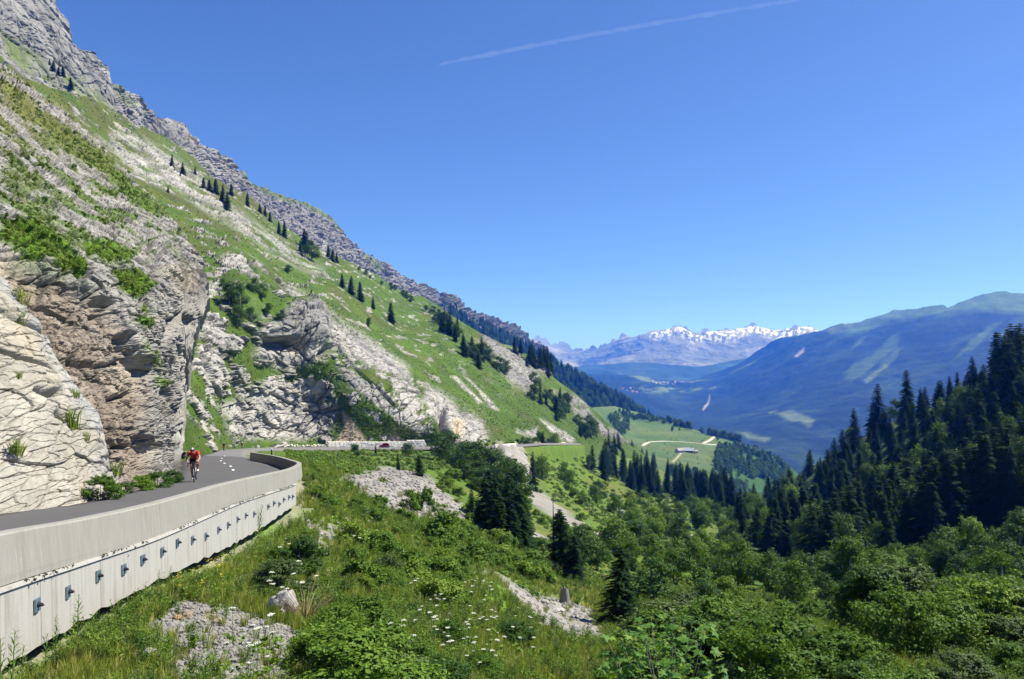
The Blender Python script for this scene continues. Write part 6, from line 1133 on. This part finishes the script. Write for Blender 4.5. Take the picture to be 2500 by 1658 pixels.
for k, (x, y, hd, lb, lbk, mj, mh) in enumerate(((-14.0, 34.4, -73, 'crouched cyclist in red jersey and black helmet riding towards the camera', 'black road bike under the cyclist in the red jersey', None, None), (-.370*131, 131., -72, 'distant cyclist in dark kit at the left road edge', 'dark bicycle under the distant cyclist at the left road edge', M_JDARK, None), (-56.5, 163., -72, 'farthest cyclist in dark and white kit before the far verge', 'bicycle under the farthest cyclist', M_JBLK, M_SHOE))):
    bk, rd_ = (bike, rider) if k == 0 else (copy_tree(bike), copy_tree(rider)); z = road_z(x, y)
    for o in (bk, rd_): o.location = (x, y, z); o.rotation_euler = (R(3 if k == 0 else 0), 0, R(hd))
    tag(bk, lbk, 'bicycle'); tag(rd_, lb, 'person')
    if mj:
        for o in rd_.children:
            if o.name.startswith('jersey'): o.material_slots[0].link = 'OBJECT'; o.material_slots[0].material = mj
            if mh and o.name.startswith('helmet'): o.material_slots[0].link = 'OBJECT'; o.material_slots[0].material = mh

# ---- farm on the pasture and its track
M_TRACK = mat_plain('pale_gravel_track', (.40, .37, .30), .95, 0, .2, .3); M_PLASTER = mat_plain('weathered_plaster', (.48, .44, .38), .9, 0, .15, .5); M_TIMBER = mat_plain('dark_timber', (.10, .07, .05), .9, 0, .3, 1.); M_TIN = mat_plain('blue_grey_tin_roof', (.42, .47, .52), .5, .3, .1, .3); M_SHINGLE = mat_plain('grey_shingle_roof', (.30, .28, .26), .85, 0, .2, .5); M_PANE = mat_plain('window_pane', (.03, .035, .04), .15); M_TILE = mat_plain('red_brown_tiles', (.28, .13, .09), .85, 0, .2, .1)
def ribbon(name, pts, sh, w_, mat, lift=.35):
    c = np.array([sh.at(a, b) for a, b in catmull(np.array(pts, float), 60)]); c = np.stack([np.convolve(np.pad(c[:, q], 3, 'edge'), np.ones(7)/7, 'valid') for q in range(3)], 1); c[:, 2] += lift; tv = np.gradient(c, axis=0); nv = np.c_[tv[:, 1], -tv[:, 0], 0*tv[:, 0]]; nv /= np.linalg.norm(nv, axis=1, keepdims=True)+1e-6
    top = np.stack([c-nv*w_/2, c+nv*w_/2], 1); lo = top.copy(); lo[..., 2] -= 1.5; lo[:, 0] -= nv*.8; lo[:, 1] += nv*.8; V = np.stack([lo[:, 0], top[:, 0], top[:, 1], lo[:, 1]], 1).reshape(-1, 3)
    o = link(name, mesh_np(name, V, grid_faces(len(c), 4)), mat); o['kind'] = 'structure'; return o
ribbon('farm_track', [(1566, 1092), (1572, 1084), (1590, 1079), (1620, 1078), (1660, 1080), (1700, 1083), (1730, 1085), (1757, 1086)], past, 5.5, M_TRACK)
ribbon('farm_path', [(1714, 1083), (1728, 1077), (1738, 1070), (1742, 1065), (1738, 1061), (1731, 1059)], past, 5.5, M_TRACK)
ribbon('side_track', [(1286, 1086), (1320, 1084), (1360, 1084), (1402, 1085)], side, 4.0, M_TRACK, .6)
def house(name, pos, L, Wd, H, rh, rz_, mw, mr, label, group=None, cat='house', windows=2, over=.5):
    e = empty(name, pos, rz_); tag(e, label, cat, group); m = MB(); m.box((0, 0, H/2-.6), (L, Wd, H+1.2)); m.add([(-L/2, -Wd/2, H), (-L/2, Wd/2, H), (-L/2, 0, H+rh), (L/2, -Wd/2, H), (L/2, Wd/2, H), (L/2, 0, H+rh)], [[0, 2, 1], [3, 4, 5]]); m.build('wall', mw, e)
    m = MB(); a = L/2+over
    for sd in (-1, 1): y1 = sd*(Wd/2+over); z1 = H-rh*over/(Wd/2); V = np.array([(-a, 0, H+rh+.05), (a, 0, H+rh+.05), (a, y1, z1+.05), (-a, y1, z1+.05)]); m.add(np.r_[V, V+[0, 0, .25]], [[0, 1, 2, 3], [7, 6, 5, 4], [0, 4, 5, 1], [1, 5, 6, 2], [2, 6, 7, 3], [3, 7, 4, 0]])
    rf = m.build('roof', mr, e)
    if windows:
        MB().box((L*.28, 0, H+rh*.75), (.9, .9, rh*.9+1.)).build('chimney', mw, rf)
        for sd in (-1, 1):
            for k in range(windows): MB().box((-L*.3+k*L*.6/max(1, windows-1), sd*(Wd/2+.02), H*.6), (1.2, .1, 1.3)).build('window', M_PANE, e)
        MB().box((0, -Wd/2-.03, 1.05), (1.3, .1, 2.1)).build('door', M_TIMBER, e)
    return e
house('farmhouse', past.at(1660, 1105), 10, 7.5, 3., 3., R(25), M_PLASTER, M_SHINGLE, 'stone farmhouse with grey shingle roof on the pasture', None, 'house', 3)
house('barn', past.at(1682, 1107), 14, 9, 2.6, 3.6, R(-20), M_TIMBER, M_TIN, 'long barn with pale blue tin roof beside the farmhouse', None, 'barn', 2)
house('farm_shed', past.at(1699, 1108), 5, 4, 2.2, 1.4, R(15), M_PLASTER, M_SHINGLE, 'small shed at the right end of the farm', None, 'shed', 1)
vil = [(1600, 943), (1608, 941), (1618, 940), (1623, 943), (1628, 941), (1634, 942), (1639, 941), (1645, 942), (1650, 943), (1655, 941), (1661, 942), (1667, 942), (1672, 941), (1679, 942), (1685, 941), (1692, 941), (1698, 940), (1642, 945), (1657, 945), (1590, 946), (1520, 958), (1531, 962), (1542, 965), (1510, 955), (1553, 970), (1537, 956)]
for k, (a, b) in enumerate(vil): house('village_house', far.at(a, b+1)-np.array([0, 6, 0]), rnd(14, 22), rnd(11, 14), rnd(6, 9), rnd(4, 6), rnd(0, 3.1), M_PLASTER, random.choice((M_TILE, M_SHINGLE, M_TILE)), 'tiny house in the far village on the valley shelf' if k < 20 else 'tiny house in the scattered hamlet below the wooded hill', 'houses of the far village' if k < 20 else 'houses of the scattered hamlet', 'house', 0, .8)
# ---- vapour trail
t = NT('ice_vapour'); v = t.n('ShaderNodeVolumePrincipled'); v.inputs['Color'].default_value = (.95, .97, 1, 1); v.inputs['Density'].default_value = .0012; v.inputs['Anisotropy'].default_value = .0; t.l(v.outputs[0], t.out.inputs['Volume'])
try: t.m.cycles.homogeneous_volume = True
except Exception: pass
A = np.array(W(1068, 158, 10500.)); B = np.array(W(1990, -8, 8200.)); s = np.linspace(0, 1, 260)[:, None]; c = A+(B-A)*s; nz = fbm(np.c_[s[:, 0]*40, s[:, 0]*0, s[:, 0]*0+3], 4, 5); c[:, 2] += 14*nz+26*np.sin(s[:, 0]*3.1)
r_ = (28+26*fbm(np.c_[s[:, 0]*34, s[:, 0]*0+7, s[:, 0]*0], 3, 8))*np.interp(s[:, 0], [0, .02, .12, .5, 1], [.15, .8, 1.15, 1.0, .75])
ct_ = MB().tube(c, np.maximum(r_, 3), 10).build('vapour_trail', t.m, None, True); tag(ct_, 'thin white vapour trail slanting across the blue sky', 'cloud')
lap('objects')

# ------------------------------------------------------------------ haze of the valley air
t = NT('haze_air'); v = t.n('ShaderNodeVolumePrincipled'); v.inputs['Color'].default_value = (.018, .175, 1, 1); v.inputs['Density'].default_value = 1.15e-4
v.inputs['Absorption Color'].default_value = (1, 1, 1, 1); v.inputs['Anisotropy'].default_value = 0.0
t.l(v.outputs[0], t.out.inputs['Volume'])
try: t.m.cycles.homogeneous_volume = True
except Exception: pass
hz = MB().box((0, 5000, 94.5), (24000, 15000, 1111)).build('haze', t.m)
tag(hz, 'thin blue haze filling the valley air', 'haze', None, 'stuff'); hz.display_type = 'WIRE'
